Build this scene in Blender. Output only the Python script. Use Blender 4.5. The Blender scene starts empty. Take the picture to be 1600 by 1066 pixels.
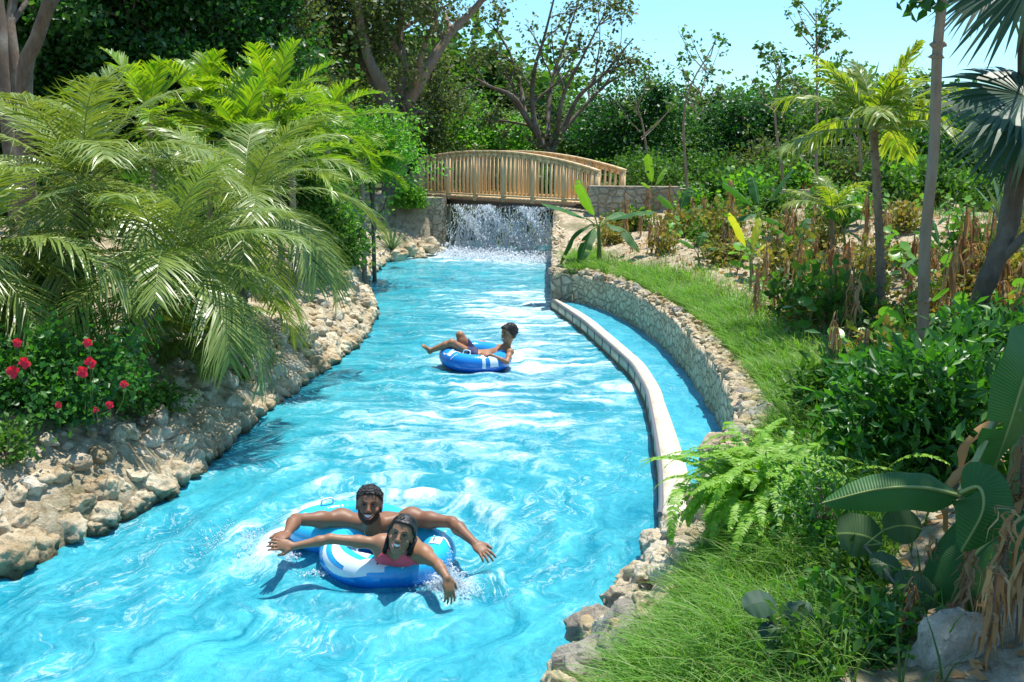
import bpy, math, random
import numpy as np
from mathutils import Vector, Matrix, noise
R_ = math.radians
C = bpy.context.scene.collection
SC = bpy.context.scene
# ------------------------------------------------------------------ camera
FPX, TILT, CAMZ = 1556.0, R_(10.8), 2.6
cam = bpy.data.objects.new('camera', bpy.data.cameras.new('camera'))
C.objects.link(cam); SC.camera = cam
cam.data.sensor_width = 36; cam.data.lens = FPX/1600*36
cam.data.clip_start = 0.05; cam.data.clip_end = 3000
cam.location = (0, 0, CAMZ); cam.rotation_euler = (math.pi/2-TILT, 0, 0)
# ------------------------------------------------------------------ world, sun
AZ, EL = R_(42), R_(74)
w = bpy.data.worlds.new('World'); SC.world = w; w.use_nodes = True
nt = w.node_tree; nt.nodes.clear()
sky = nt.nodes.new('ShaderNodeTexSky'); sky.sky_type = 'NISHITA'; sky.sun_disc = False
sky.sun_elevation = EL; sky.sun_rotation = AZ; sky.altitude = 0; sky.air_density = 1.0; sky.dust_density = 0.6; sky.ozone_density = 1.0
tint = nt.nodes.new('ShaderNodeMix'); tint.data_type = 'RGBA'; tint.blend_type = 'MULTIPLY'; tint.inputs[0].default_value = 1
tint.inputs[7].default_value = (0.60, 0.92, 1.05, 1)
bg = nt.nodes.new('ShaderNodeBackground'); bg.inputs[1].default_value = 0.145
ow = nt.nodes.new('ShaderNodeOutputWorld')
nt.links.new(sky.outputs[0], tint.inputs[6]); nt.links.new(tint.outputs[2], bg.inputs[0]); nt.links.new(bg.outputs[0], ow.inputs[0])
sl = bpy.data.lights.new('sun', 'SUN'); sl.energy = 4.6; sl.angle = R_(0.5); sl.color = (1, 0.955, 0.87)
so = bpy.data.objects.new('sun', sl); C.objects.link(so)
SUN = Vector((math.sin(AZ)*math.cos(EL), math.cos(AZ)*math.cos(EL), math.sin(EL)))
so.rotation_euler = SUN.to_track_quat('Z', 'Y').to_euler(); so.location = (0, 0, 30)
SC.view_settings.view_transform = 'Standard'; SC.view_settings.look = 'None'
SC.view_settings.exposure = 0.58; SC.view_settings.gamma = 1
try:
    SC.cycles.transparent_max_bounces = 16; SC.cycles.max_bounces = 7
except Exception: pass
# ------------------------------------------------------------------ pixel helpers (1600x1066 photo pixels -> world points)
def ray(x, y):
    a, b = (x-800)/FPX, -(y-533)/FPX
    c, s = math.cos(TILT), math.sin(TILT)
    return Vector((a, c+b*s, -s+b*c))
def P(x, y, z=0.0):
    d = ray(x, y); t = (z-CAMZ)/d.z
    return Vector((d.x*t, d.y*t, z))
def D(x, y, Y):
    d = ray(x, y); t = Y/d.y
    return Vector((d.x*t, Y, CAMZ+d.z*t))
def proj(p):
    c, s = math.cos(TILT), math.sin(TILT)
    dz = p[2]-CAMZ; dep = p[1]*c-dz*s; up = p[1]*s+dz*c
    return 800+FPX*p[0]/dep, 533-FPX*up/dep
rnd = random.Random(7)
NR = np.random.default_rng(5)
# ------------------------------------------------------------------ numpy noise
_lat = np.random.default_rng(11).random((256, 256)).astype(np.float64)
def vn(x, y):
    x = np.asarray(x, float); y = np.asarray(y, float)
    xi = np.floor(x).astype(int); yi = np.floor(y).astype(int); fx = x-xi; fy = y-yi
    fx = fx*fx*fx*(fx*(fx*6-15)+10); fy = fy*fy*fy*(fy*(fy*6-15)+10)
    a = _lat[xi & 255, yi & 255]; b = _lat[(xi+1) & 255, yi & 255]; c = _lat[xi & 255, (yi+1) & 255]; d = _lat[(xi+1) & 255, (yi+1) & 255]
    return (a*(1-fx)+b*fx)*(1-fy)+(c*(1-fx)+d*fx)*fy
def fbm(x, y, o=4):
    s = 0; a = 1; t = 0
    for i in range(o):
        s = s+a*(vn(x*2**i+i*17.3, y*2**i+i*5.1)-.5); t += a; a *= .5
    return s/t*2
# ------------------------------------------------------------------ tagging and mesh building
def tag(o, label=None, cat=None, group=None, kind=None):
    if label: o['label'] = label
    if cat: o['category'] = cat
    if group: o['group'] = group
    if kind: o['kind'] = kind
    return o
def empty(name, loc=(0, 0, 0), label=None, cat=None, group=None, rz=0):
    o = bpy.data.objects.new(name, None); C.objects.link(o); o.location = loc; o.rotation_euler = (0, 0, rz); o.empty_display_size = .1
    return tag(o, label, cat, group)
class MB:
    def __init__(s): s.v = []; s.q = []; s.t = []; s.qm = []; s.tm = []; s.n = 0
    def add(s, v, q=None, t=None, m=0):
        v = np.asarray(v, float).reshape(-1, 3)
        if q is not None and len(q):
            q = np.asarray(q, int).reshape(-1, 4)+s.n; s.q.append(q); s.qm.append(np.full(len(q), m))
        if t is not None and len(t):
            t = np.asarray(t, int).reshape(-1, 3)+s.n; s.t.append(t); s.tm.append(np.full(len(t), m))
        s.v.append(v); s.n += len(v)
    def mesh(s, name, mats, smooth=True):
        me = bpy.data.meshes.new(name)
        v = np.concatenate(s.v) if s.v else np.zeros((0, 3))
        q = np.concatenate(s.q) if s.q else np.zeros((0, 4), int); t = np.concatenate(s.t) if s.t else np.zeros((0, 3), int)
        me.vertices.add(len(v)); me.vertices.foreach_set('co', v.astype(np.float32).ravel())
        nl = q.size+t.size; me.loops.add(nl); me.loops.foreach_set('vertex_index', np.concatenate([q.ravel(), t.ravel()]).astype(np.int32))
        npoly = len(q)+len(t); me.polygons.add(npoly)
        ls = np.concatenate([np.arange(len(q))*4, q.size+np.arange(len(t))*3]).astype(np.int32)
        me.polygons.foreach_set('loop_start', ls)
        mi = np.concatenate([np.concatenate(s.qm) if s.qm else np.zeros(0), np.concatenate(s.tm) if s.tm else np.zeros(0)]).astype(np.int32)
        if not isinstance(mats, (list, tuple)): mats = [mats]
        for m in mats: me.materials.append(m)
        me.polygons.foreach_set('material_index', mi)
        me.polygons.foreach_set('use_smooth', np.full(npoly, smooth))
        me.update(calc_edges=True); me.validate(); return me
    def build(s, name, mats, parent=None, smooth=True, loc=None):
        o = bpy.data.objects.new(name, s.mesh(name, mats, smooth)); C.objects.link(o)
        if parent is not None: o.parent = parent
        if loc is not None: o.location = loc
        return o
def centre(o):
    """move an object's origin to the middle-bottom of its mesh"""
    me = o.data; n = len(me.vertices); a = np.empty(n*3, np.float32); me.vertices.foreach_get('co', a); a = a.reshape(-1, 3)
    c = (a.min(0)+a.max(0))/2; c[2] = a[:, 2].min(); a -= c; me.vertices.foreach_set('co', a.ravel()); me.update(); o.location = Vector(c.tolist()); return o
def copy_tree(o, parent=None):
    c = o.copy(); C.objects.link(c)
    if parent is not None: c.parent = parent
    for ch in list(o.children): copy_tree(ch, c)
    return c
def frames(P_):
    """tangents / sides / ups along a polyline"""
    P_ = np.asarray(P_, float); T = np.gradient(P_, axis=0); T /= np.linalg.norm(T, axis=1)[:, None]+1e-9
    ref = np.array([0, 0, 1.]) if abs(T[0, 2]) < .9 else np.array([1., 0, 0])
    S = np.empty_like(T); s = np.cross(T[0], ref); s /= np.linalg.norm(s); S[0] = s
    for i in range(1, len(T)):
        s = s-T[i]*np.dot(s, T[i]); s /= np.linalg.norm(s)+1e-9; S[i] = s
    return T, S, np.cross(S, T)
def tube(mb, path, rad, n=8, m=0, cap=True):
    path = np.asarray([tuple(p) for p in path], float); K = len(path)
    rad = np.full(K, rad) if np.isscalar(rad) else np.asarray(rad, float)
    T, S, U = frames(path); a = np.arange(n)*2*np.pi/n
    V = path[:, None]+rad[:, None, None]*(np.cos(a)[None, :, None]*S[:, None]+np.sin(a)[None, :, None]*U[:, None])
    i = np.arange(K-1)[:, None]*n; j = np.arange(n)[None]; j2 = (j+1) % n
    q = np.stack([i+j, i+j2, i+n+j2, i+n+j], -1).reshape(-1, 4)[:, ::-1]
    V = V.reshape(-1, 3); t = None
    if cap:
        V = np.concatenate([V, path[:1], path[-1:]]); b = K*n; l = (K-1)*n; jj = np.arange(n)
        t = np.concatenate([np.stack([np.full(n, b), jj, (jj+1) % n], 1), np.stack([np.full(n, b+1), l+(jj+1) % n, l+jj], 1)])[:, ::-1]
    mb.add(V, q, t, m)
def spline(pts, n):
    """Catmull-Rom resample"""
    p = np.asarray([tuple(a) for a in pts], float); p = np.vstack([2*p[0]-p[1], p, 2*p[-1]-p[-2]]); K = len(p)-3
    u = np.linspace(0, K-1e-6, n); i = u.astype(int); f = (u-i)[:, None]
    a, b, c, d = p[i], p[i+1], p[i+2], p[i+3]
    return .5*((2*b)+(-a+c)*f+(2*a-5*b+4*c-d)*f*f+(-a+3*b-3*c+d)*f**3)
def ribbons(mb, Pn, W, S, m=0):
    """many ribbons at once: Pn (N,K,3) spines, W (N,K) or (K,) half widths, S (N,3) or (N,K,3) side vectors"""
    Pn = np.asarray(Pn, float); N, K, _ = Pn.shape; W = np.broadcast_to(W, (N, K))
    if S.ndim == 2: S = S[:, None]
    A = Pn-S*W[..., None]; B = Pn+S*W[..., None]
    V = np.stack([A, B], 2).reshape(-1, 3)
    n = np.arange(N)[:, None]*K*2; k = np.arange(K-1)[None]*2
    q = np.stack([n+k, n+k+1, n+k+3, n+k+2], -1).reshape(-1, 4); mb.add(V, q, None, m)
def box(mb, c, s, R=None, m=0):
    x, y, z = np.array(s)/2; v = np.array([[a*x, b*y, d*z] for a in (-1, 1) for b in (-1, 1) for d in (-1, 1)])
    if R is not None: v = v@np.asarray(R).T
    mb.add(v+np.array(tuple(c)), [[0, 1, 3, 2], [4, 6, 7, 5], [0, 4, 5, 1], [2, 3, 7, 6], [0, 2, 6, 4], [1, 5, 7, 3]], None, m)
def beam(mb, a, b, w, h, m=0, up=(0, 0, 1)):
    a = np.array(tuple(a), float); b = np.array(tuple(b), float); d = b-a; L = np.linalg.norm(d); d /= L
    s = np.cross(d, up); s /= np.linalg.norm(s); u = np.cross(s, d)
    box(mb, (a+b)/2, (L, w, h), np.stack([d, s, u], 1), m)
_ico = {}
def ico(sub):
    if sub not in _ico:
        import bmesh
        bm = bmesh.new(); bmesh.ops.create_icosphere(bm, subdivisions=sub, radius=1)
        _ico[sub] = (np.array([v.co[:] for v in bm.verts]), np.array([[v.index for v in f.verts] for f in bm.faces])); bm.free()
    return _ico[sub]
def unit(a): a = np.asarray(a, float); return a/(np.linalg.norm(a, axis=-1, keepdims=True)+1e-9)
# ------------------------------------------------------------------ materials
def newmat(name):
    m = bpy.data.materials.new(name); m.use_nodes = True; n = m.node_tree; n.nodes.clear()
    o = n.nodes.new('ShaderNodeOutputMaterial'); return m, n, o
def nd(n, t, ins=None, **kw):
    x = n.nodes.new(t)
    for k, v in kw.items(): setattr(x, k, v)
    for k, v in (ins or {}).items():
        s = x.inputs[k]
        if isinstance(v, bpy.types.NodeSocket): n.links.new(v, s)
        elif isinstance(v, (tuple, list)) and len(v) == 3 and s.type == 'RGBA': s.default_value = (*v, 1)
        else: s.default_value = v
    return x
def ramp(n, fac, stops):
    r = n.nodes.new('ShaderNodeValToRGB'); n.links.new(fac, r.inputs[0]); e = r.color_ramp.elements
    while len(e) < len(stops): e.new(.5)
    while len(e) > max(len(stops), 1): e.remove(e[-1])
    for a, (p, c) in zip(e, stops):
        a.position = p; a.color = (*c, 1) if len(c) == 3 else c
    return r.outputs[0]
def ramp1(n, fac, stops): return ramp(n, fac, [(p, (v, v, v)) for p, v in stops])
def mixc(n, f, a, b, bt='MIX'):
    x = nd(n, 'ShaderNodeMix', data_type='RGBA', blend_type=bt)
    for i, v in ((0, f), (6, a), (7, b)):
        if isinstance(v, bpy.types.NodeSocket): n.links.new(v, x.inputs[i])
        elif isinstance(v, (tuple, list)): x.inputs[i].default_value = (*v, 1)
        else: x.inputs[i].default_value = v
    return x.outputs[2]
def mth(n, op, a, b=0.0, c=None):
    d = {0: a, 1: b}
    if c is not None: d[2] = c
    return nd(n, 'ShaderNodeMath', d, operation=op).outputs[0]
def noi(n, scale, vec=None, detail=6, rough=.6, dist=0):
    d = {'Scale': scale, 'Detail': detail, 'Roughness': rough, 'Distortion': dist}
    if vec is not None: d['Vector'] = vec
    return nd(n, 'ShaderNodeTexNoise', d).outputs[0]
def bump(n, h, s=.5, dist=.02, nrm=None):
    d = {'Strength': s, 'Distance': dist, 'Height': h}
    if nrm is not None: d['Normal'] = nrm
    return nd(n, 'ShaderNodeBump', d).outputs[0]
def pos(n): return nd(n, 'ShaderNodeNewGeometry').outputs['Position']
def objc(n): return nd(n, 'ShaderNodeTexCoord').outputs['Object']
def prin(n, o, **k):
    b = nd(n, 'ShaderNodeBsdfPrincipled', {a.replace('_', ' '): v for a, v in k.items()}); n.links.new(b.outputs[0], o.inputs[0]); return b
def leafmat(name, cols, rough=.42, trans=.38, tcol=None, spec=.5, veins=0):
    """foliage: colour varies from leaf to leaf, light passes through"""
    m, n, o = newmat(name); g = nd(n, 'ShaderNodeNewGeometry')
    cols = [tuple(v*1.3 for v in c_) for c_ in cols]; k = len(cols); c = ramp(n, g.outputs['Random Per Island'], [(i/max(k-1, 1), c_) for i, c_ in enumerate(cols)])
    f = noi(n, 9, g.outputs['Position'], 3); c = mixc(n, mth(n, 'MULTIPLY', f, .45), c, tuple(v*.45 for v in cols[0]))
    b = nd(n, 'ShaderNodeBsdfPrincipled', {'Base Color': c, 'Roughness': rough, 'Specular IOR Level': spec})
    t = nd(n, 'ShaderNodeBsdfTranslucent', {'Color': mixc(n, 1.0, c, tcol or (1.7, 1.9, .8), 'MULTIPLY')})
    x = nd(n, 'ShaderNodeMixShader', {0: trans, 1: b.outputs[0], 2: t.outputs[0]}); n.links.new(x.outputs[0], o.inputs[0]); return m
def barkmat(name, a, b, scale=14, bs=.8):
    m, n, o = newmat(name); p = objc(n)
    mp = nd(n, 'ShaderNodeMapping', {'Vector': p, 'Scale': (1, 1, .25)}).outputs[0]
    f = noi(n, scale, mp, 8, .7); v = noi(n, scale*.2, p, 4)
    c = mixc(n, ramp1(n, f, [(.3, 0), (.7, 1)]), a, b); c = mixc(n, ramp1(n, v, [(.45, 0), (.7, .5)]), c, (.32, .30, .26))
    prin(n, o, Base_Color=c, Roughness=.9, Normal=bump(n, f, bs, .03)); return m
def plain(name, col, rough=.5, spec=.5, var=.25, scale=20, metallic=0, bs=.0):
    m, n, o = newmat(name); f = noi(n, scale, objc(n), 5)
    c = mixc(n, mth(n, 'MULTIPLY', f, var), col, tuple(v*.5 for v in col)); k = dict(Base_Color=c, Roughness=rough, Specular_IOR_Level=spec, Metallic=metallic)
    if bs: k['Normal'] = bump(n, f, bs, .01)
    prin(n, o, **k); return m
def rockmat(name, hi, mid, lo, ochre=.5):
    m, n, o = newmat(name); p = pos(n)
    f = noi(n, 3.2, p, 8, .65); f2 = noi(n, 16, p, 8, .7); f3 = noi(n, 1.7, p, 3)
    c = ramp(n, f, [(.32, lo), (.48, mid), (.62, hi)])
    c = mixc(n, mth(n, 'MULTIPLY', ramp1(n, f3, [(.5, 0), (.68, 1)]), ochre), c, (.42, .25, .09))
    c = mixc(n, ramp1(n, f2, [(.3, .75), (.46, 0)]), c, (.13, .10, .07))
    z = nd(n, 'ShaderNodeSeparateXYZ', {0: p}).outputs[2]                        # algae and damp only on the first centimetres above the water
    wet = ramp1(n, mth(n, 'ADD', z, mth(n, 'MULTIPLY', f2, .10)), [(.06, 1), (.16, 0)])
    c = mixc(n, mth(n, 'MULTIPLY', wet, .85), c, (.05, .045, .02))
    vo = nd(n, 'ShaderNodeTexVoronoi', {'Vector': p, 'Scale': 26}).outputs[0]
    nb = bump(n, vo, .6, .02); nb = bump(n, f2, 1.0, .05, nb); nb = bump(n, f, .8, .08, nb)
    prin(n, o, Base_Color=c, Roughness=.9, Specular_IOR_Level=.25, Normal=nb); return m
M = {}
M['rock'] = rockmat('limestone', (.84, .73, .53), (.68, .54, .35), (.40, .29, .16))
M['rock_grey'] = rockmat('grey_limestone', (.55, .50, .43), (.40, .36, .30), (.2, .17, .15), .2)
M['rock_white'] = rockmat('white_limestone', (.88, .79, .63), (.72, .61, .45), (.46, .36, .24), .35)
def stonewall(name, sc, hi, lo, mortar):
    m, n, o = newmat(name); p = pos(n)
    wob = nd(n, 'ShaderNodeTexNoise', {'Vector': p, 'Scale': 3.0}).outputs[1]
    q = nd(n, 'ShaderNodeVectorMath', {0: p, 1: nd(n, 'ShaderNodeVectorMath', {0: wob, 3: .12}, operation='SCALE').outputs[0]}, operation='ADD').outputs[0]
    q = nd(n, 'ShaderNodeMapping', {'Vector': q, 'Scale': (1, 1, 1.35)}).outputs[0]
    e = nd(n, 'ShaderNodeTexVoronoi', {'Vector': q, 'Scale': sc, 'Randomness': .85}, feature='DISTANCE_TO_EDGE').outputs[0]
    cc = nd(n, 'ShaderNodeTexVoronoi', {'Vector': q, 'Scale': sc, 'Randomness': .85}).outputs['Color']
    cr = nd(n, 'ShaderNodeSeparateColor', {0: cc}).outputs[0]
    c = mixc(n, cr, hi, lo); f = noi(n, 12, p, 8, .7); c = mixc(n, ramp1(n, f, [(.35, .6), (.6, 0)]), c, tuple(v*.4 for v in lo))
    st = noi(n, 1.3, p, 4); c = mixc(n, ramp1(n, st, [(.5, 0), (.7, .6)]), c, (.40, .24, .10))
    c = mixc(n, ramp1(n, e, [(.0, 1), (.045, 0)]), c, mortar)
    h = mth(n, 'ADD', ramp1(n, e, [(0, 0), (.12, 1)]), mth(n, 'MULTIPLY', f, .5))
    prin(n, o, Base_Color=c, Roughness=.92, Specular_IOR_Level=.2, Normal=bump(n, h, .9, .04)); return m
M['masonry'] = stonewall('rubble_masonry', 4.4, (.66, .57, .43), (.46, .38, .27), (.32, .26, .18))
M['masonry_small'] = stonewall('channel_masonry', 6.5, (.78, .67, .47), (.64, .53, .36), (.54, .43, .28))
def concrete(name, a, b):
    m, n, o = newmat(name); p = pos(n); f = noi(n, 5, p, 8, .65); g = noi(n, 60, p, 3)
    c = mixc(n, ramp1(n, f, [(.35, 0), (.68, 1)]), a, b); prin(n, o, Base_Color=c, Roughness=.8, Normal=bump(n, mth(n, 'ADD', f, mth(n, 'MULTIPLY', g, .3)), .35, .01)); return m
M['coping'] = concrete('pale_coping', (.70, .65, .52), (.50, .44, .32))
M['conc'] = concrete('concrete', (.42, .38, .31), (.30, .26, .20))
M['dirtstrip'] = concrete('algae_strip', (.10, .10, .06), (.24, .20, .12))
M['pipe'] = plain('grey_pipe', (.16, .16, .18), .35, .5)
def woodmat(name, a, b):
    m, n, o = newmat(name); g = nd(n, 'ShaderNodeNewGeometry'); p = g.outputs['Position']
    f = noi(n, 18, nd(n, 'ShaderNodeMapping', {'Vector': p, 'Scale': (1, 1, .15)}).outputs[0], 6, .7)
    c = mixc(n, f, a, b); c = mixc(n, mth(n, 'MULTIPLY', g.outputs['Random Per Island'], .35), c, tuple(v*.5 for v in b))
    prin(n, o, Base_Color=c, Roughness=.65, Normal=bump(n, f, .3, .01)); return m
M['wood'] = woodmat('bridge_timber', (.86, .64, .36), (.72, .48, .24))
M['wood_dark'] = woodmat('dark_timber', (.15, .10, .06), (.09, .06, .04))
def groundmat():
    m, n, o = newmat('sandy_soil'); p = pos(n); f = noi(n, 1.1, p, 8, .6); g = noi(n, 9, p, 8, .75); h = noi(n, 45, p, 4, .7)
    c = ramp(n, g, [(.3, (.20, .14, .085)), (.42, (.40, .31, .20)), (.55, (.60, .50, .35)), (.70, (.74, .65, .50))])
    c = mixc(n, ramp1(n, f, [(.48, 0), (.62, .6)]), c, (.11, .12, .045))
    sx = nd(n, 'ShaderNodeSeparateXYZ', {0: p})
    far = ramp1(n, mth(n, 'MULTIPLY', sx.outputs[1], .01), [(.25, 0), (.30, .9)])   # forest floor beyond the bridge
    c = mixc(n, far, c, (.05, .075, .025))
    prin(n, o, Base_Color=c, Roughness=.95, Specular_IOR_Level=.1, Normal=bump(n, mth(n, 'ADD', g, mth(n, 'MULTIPLY', h, .6)), .9, .05)); return m
M['ground'] = groundmat()
# ================================================================== LAND: river edges, terrain, water, walls, bridge
LP = [P(*a) for a in [(0, 895), (80, 866), (160, 832), (245, 785), (330, 722), (378, 675), (420, 640), (470, 605), (530, 563), (566, 530), (583, 500), (580, 475), (566, 456), (572, 435), (600, 412), (636, 402), (672, 396)]]
RPt = [P(*a) for a in [(890, 1066), (960, 975), (1008, 900), (1030, 840), (1028, 760), (1018, 690), (1008, 635), (985, 592), (950, 558), (910, 520), (872, 492), (861, 484), (862, 455), (862, 430), (865, 400), (868, 388)]]
LY = [-6, 0, 3]+[p.y for p in LP]+[30, 34]; LX = [-7.5, -5.0, -3.95]+[p.x for p in LP]+[-2.4, -2.4]
RY = [-6, 0, 3]+[p.y for p in RPt]+[30, 34]; RX = [-4.0, -1.6, -.55]+[p.x for p in RPt]+[1.5, 1.8]
_yy = np.linspace(-6, 34, 1601)
def _sm(a, k): return np.convolve(np.pad(a, k, 'edge'), np.ones(2*k+1)/(2*k+1), 'valid')
_xl = _sm(np.interp(_yy, LY, LX), 5); _xr = np.interp(_yy, RY, RX); _xr = np.where(_yy < 15.5, _sm(_xr, 12), _xr)
def XL(y): return np.interp(y, _yy, _xl)
def XR(y): return np.interp(y, _yy, _xr)
WALL = [(16.52, .66), (16.5, 1.02), (15.9, 1.32), (15.0, 1.6), (13.1, 1.88), (11.2, 1.97), (9.4, 1.92), (8.2, 1.84), (7.4, 1.72), (6.9, 1.55), (6.5, 1.28)]
_wy = [6.45]+[a for a, b in WALL[::-1]]; _wx = [1.06]+[b for a, b in WALL[::-1]]
def XO(y):
    """outer right boundary of all water: the stone wall beside the channel, else the river edge"""
    y = np.asarray(y, float); return np.where((y > 6.45) & (y < 16.5), np.interp(y, _wy, _wx), XR(y))
BRA, BRB = Vector((-2.45, 27.6, 1.45)), Vector((2.02, 23.95, 1.37))
def H(x, y):
    x = np.asarray(x, float); y = np.asarray(y, float)
    yc = np.clip(y, -6, 29.5)
    dl = XL(yc)-x; dr = x-XO(yc)-.13*np.clip((yc-6.2)/.4, 0, 1)*np.clip((23.8-yc)*2, 0, 1)
    nz = .10*fbm(x*1.3, y*1.3, 4)+.05*fbm(x*6, y*6, 3)
    left = .10+.50*(1-np.exp(-np.maximum(dl, 0)/.5))+.13*np.maximum(dl, 0)
    left = np.minimum(left, 1.35+.3*fbm(x*.2, y*.2, 2))
    steep = np.clip((yc-6.2)/.6, 0, 1)
    right = (1-steep)*(.03+.50*(1-np.exp(-np.maximum(dr-.12, 0)/.6)))+steep*.57+.165*np.maximum(dr, 0)
    right = np.minimum(right, 1.40+.3*fbm(x*.2+9, y*.2, 2))
    far = 1.30+.15*fbm(x*.2, y*.2, 2)
    z = np.where(dl > 0, left, np.where(dr > 0, right, -.9))+nz*np.clip(np.maximum(dl, dr)*2, 0, 1)
    # banks either side of the bridge come up to deck level
    t = np.where(dl > 0, np.clip((y-25.9)/.5, 0, 1), np.clip((y-20)/5, 0, 1))*(np.maximum(dl, dr) > 0); z = z*(1-t)+np.maximum(z, far)*t
    z = np.where(y > 29.5, np.clip((y-29.5)*3, 0, 1)*(far+.9)-.9, z)
    return z+np.clip((np.hypot(x, y)-60)/200, 0, 1)*4
def Hs(x, y): return float(H(x, y))
def ground_px(px, py, lo=2.5, hi=45):
    """first hit of a photo pixel's ray with the ground"""
    d = ray(px, py); ys = np.linspace(lo, hi, 900); t = ys/d.y
    X = d.x*t; Z = CAMZ+d.z*t; h = H(X, ys); k = np.argmax(Z < h) if (Z < h).any() else len(ys)-1
    return Vector((X[k], ys[k], h[k]))
def terrain():
    def axis(lo, hi, d, far):
        a = np.arange(lo, hi+1e-6, d); s = d; L = [hi]; 
        while L[-1] < far: s *= 1.22; L.append(L[-1]+s)
        s = d; Lm = [lo]
        while Lm[-1] > -far: s *= 1.22; Lm.append(Lm[-1]-s)
        return np.concatenate([Lm[::-1][:-1], a, L[1:]])
    xs = axis(-6, 7, .07, 900); ys = axis(1.5, 30.5, .09, 900); X, Y = np.meshgrid(xs, ys)
    Z = H(X, Y); mb = MB(); ny, nx = X.shape
    i = np.arange(ny-1)[:, None]*nx; j = np.arange(nx-1)[None]
    mb.add(np.stack([X, Y, Z], -1), np.stack([i+j, i+j+1, i+nx+j+1, i+nx+j], -1))
    tag(mb.build('ground', M['ground']), 'sandy soil and stony ground of both river banks', None, None, 'structure')
terrain()
# ---- water
def watermat(name, deep, light, foam_glare_col, sc=1.0, chan=False):
    m, n, o = newmat(name); p = pos(n); uv = nd(n, 'ShaderNodeTexCoord').outputs['UV']; fo = nd(n, 'ShaderNodeAttribute', attribute_name='foam_and_glare').outputs['Fac']  # foam attribute also carries sky glare painted into the water colour
    hgt = nd(n, 'ShaderNodeAttribute', attribute_name='wave').outputs['Fac']
    wrp = nd(n, 'ShaderNodeTexNoise', {'Vector': p, 'Scale': 1.6*sc, 'Detail': 3.0}).outputs[1]
    q = nd(n, 'ShaderNodeVectorMath', {0: uv, 1: nd(n, 'ShaderNodeVectorMath', {0: wrp, 3: .9}, operation='SCALE').outputs[0]}, operation='ADD').outputs[0]
    q1 = nd(n, 'ShaderNodeMapping', {'Vector': q, 'Scale': (3.2*sc, .75*sc, 1)}).outputs[0]     # long streaks carried by the current
    st = noi(n, 1.6, q1, 7, .62, .6)
    if not chan:                                                      # further upstream the chop runs across the current
        pw = nd(n, 'ShaderNodeVectorMath', {0: p, 1: nd(n, 'ShaderNodeVectorMath', {0: wrp, 3: .8}, operation='SCALE').outputs[0]}, operation='ADD').outputs[0]
        st2 = noi(n, 1.5, nd(n, 'ShaderNodeMapping', {'Vector': pw, 'Scale': (.6, 2.9, 1), 'Rotation': (0, 0, .25)}).outputs[0], 7, .62, .5)
        yy = ramp1(n, mth(n, 'MULTIPLY', nd(n, 'ShaderNodeSeparateXYZ', {0: p}).outputs[1], .05), [(.32, 0), (.5, 1)])
        st = nd(n, 'ShaderNodeMix', {0: yy, 2: st, 3: st2}).outputs[0]
    fine = noi(n, 13, p, 6, .7, 1.2); med = noi(n, 3.0, p, 5, .6, .8)
    a = mth(n, 'ADD', st, mth(n, 'MULTIPLY', fine, .30)); a = mth(n, 'ADD', a, mth(n, 'MULTIPLY', med, .3))
    a = mth(n, 'ADD', a, mth(n, 'MULTIPLY', hgt, 1.6))
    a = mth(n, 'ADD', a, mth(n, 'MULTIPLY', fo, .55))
    fm = ramp1(n, a, [(1.02/1.6, 0), (1.10/1.6, .35), (1.20/1.6, 1)]) if False else None
    a = mth(n, 'MULTIPLY', a, .5)
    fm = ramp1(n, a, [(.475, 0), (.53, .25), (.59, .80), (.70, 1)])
    rn = noi(n, 2.6, q1, 6, .55, .4); rm = noi(n, 1.1, p, 3)                      # thin foam lines drawn out by the current
    rid = ramp1(n, mth(n, 'ABSOLUTE', mth(n, 'SUBTRACT', rn, .5)), [(.0, 1), (.012, .5), (.03, 0)]); rid = mth(n, 'MULTIPLY', rid, ramp1(n, rm, [(.45, 0), (.6, .5)]))
    rid = mth(n, 'MULTIPLY', rid, ramp1(n, fine, [(.38, 0), (.6, 1)])); fm = mth(n, 'MAXIMUM', fm, rid)
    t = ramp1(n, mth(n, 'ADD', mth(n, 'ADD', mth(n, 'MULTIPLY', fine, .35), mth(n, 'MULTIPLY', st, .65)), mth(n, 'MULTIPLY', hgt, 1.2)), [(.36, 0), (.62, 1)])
    c = mixc(n, t, deep, light); c = mixc(n, fm, c, foam_glare_col)
    hb = mth(n, 'ADD', mth(n, 'MULTIPLY', fine, .35), mth(n, 'MULTIPLY', st, .9)); cr = noi(n, 38, p, 3, .6, .8)
    nb = bump(n, hb, .55, .06); nb = bump(n, cr, .30, .012, nb)
    prin(n, o, Base_Color=c, Roughness=mth(n, 'ADD', mth(n, 'MULTIPLY', fm, .5), .04), IOR=1.33, Specular_IOR_Level=.6, Normal=nb); return m
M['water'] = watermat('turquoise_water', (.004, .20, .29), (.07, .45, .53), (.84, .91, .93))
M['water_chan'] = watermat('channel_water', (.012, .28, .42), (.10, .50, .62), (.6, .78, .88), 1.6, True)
COUPLE = P(600, 880, .0); BOYC = P(742, 568, 0)
def set_attr(o, name, vals):
    a = o.data.attributes.new(name, 'FLOAT', 'POINT'); a.data.foreach_set('value', np.asarray(vals, np.float32).ravel())
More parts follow.
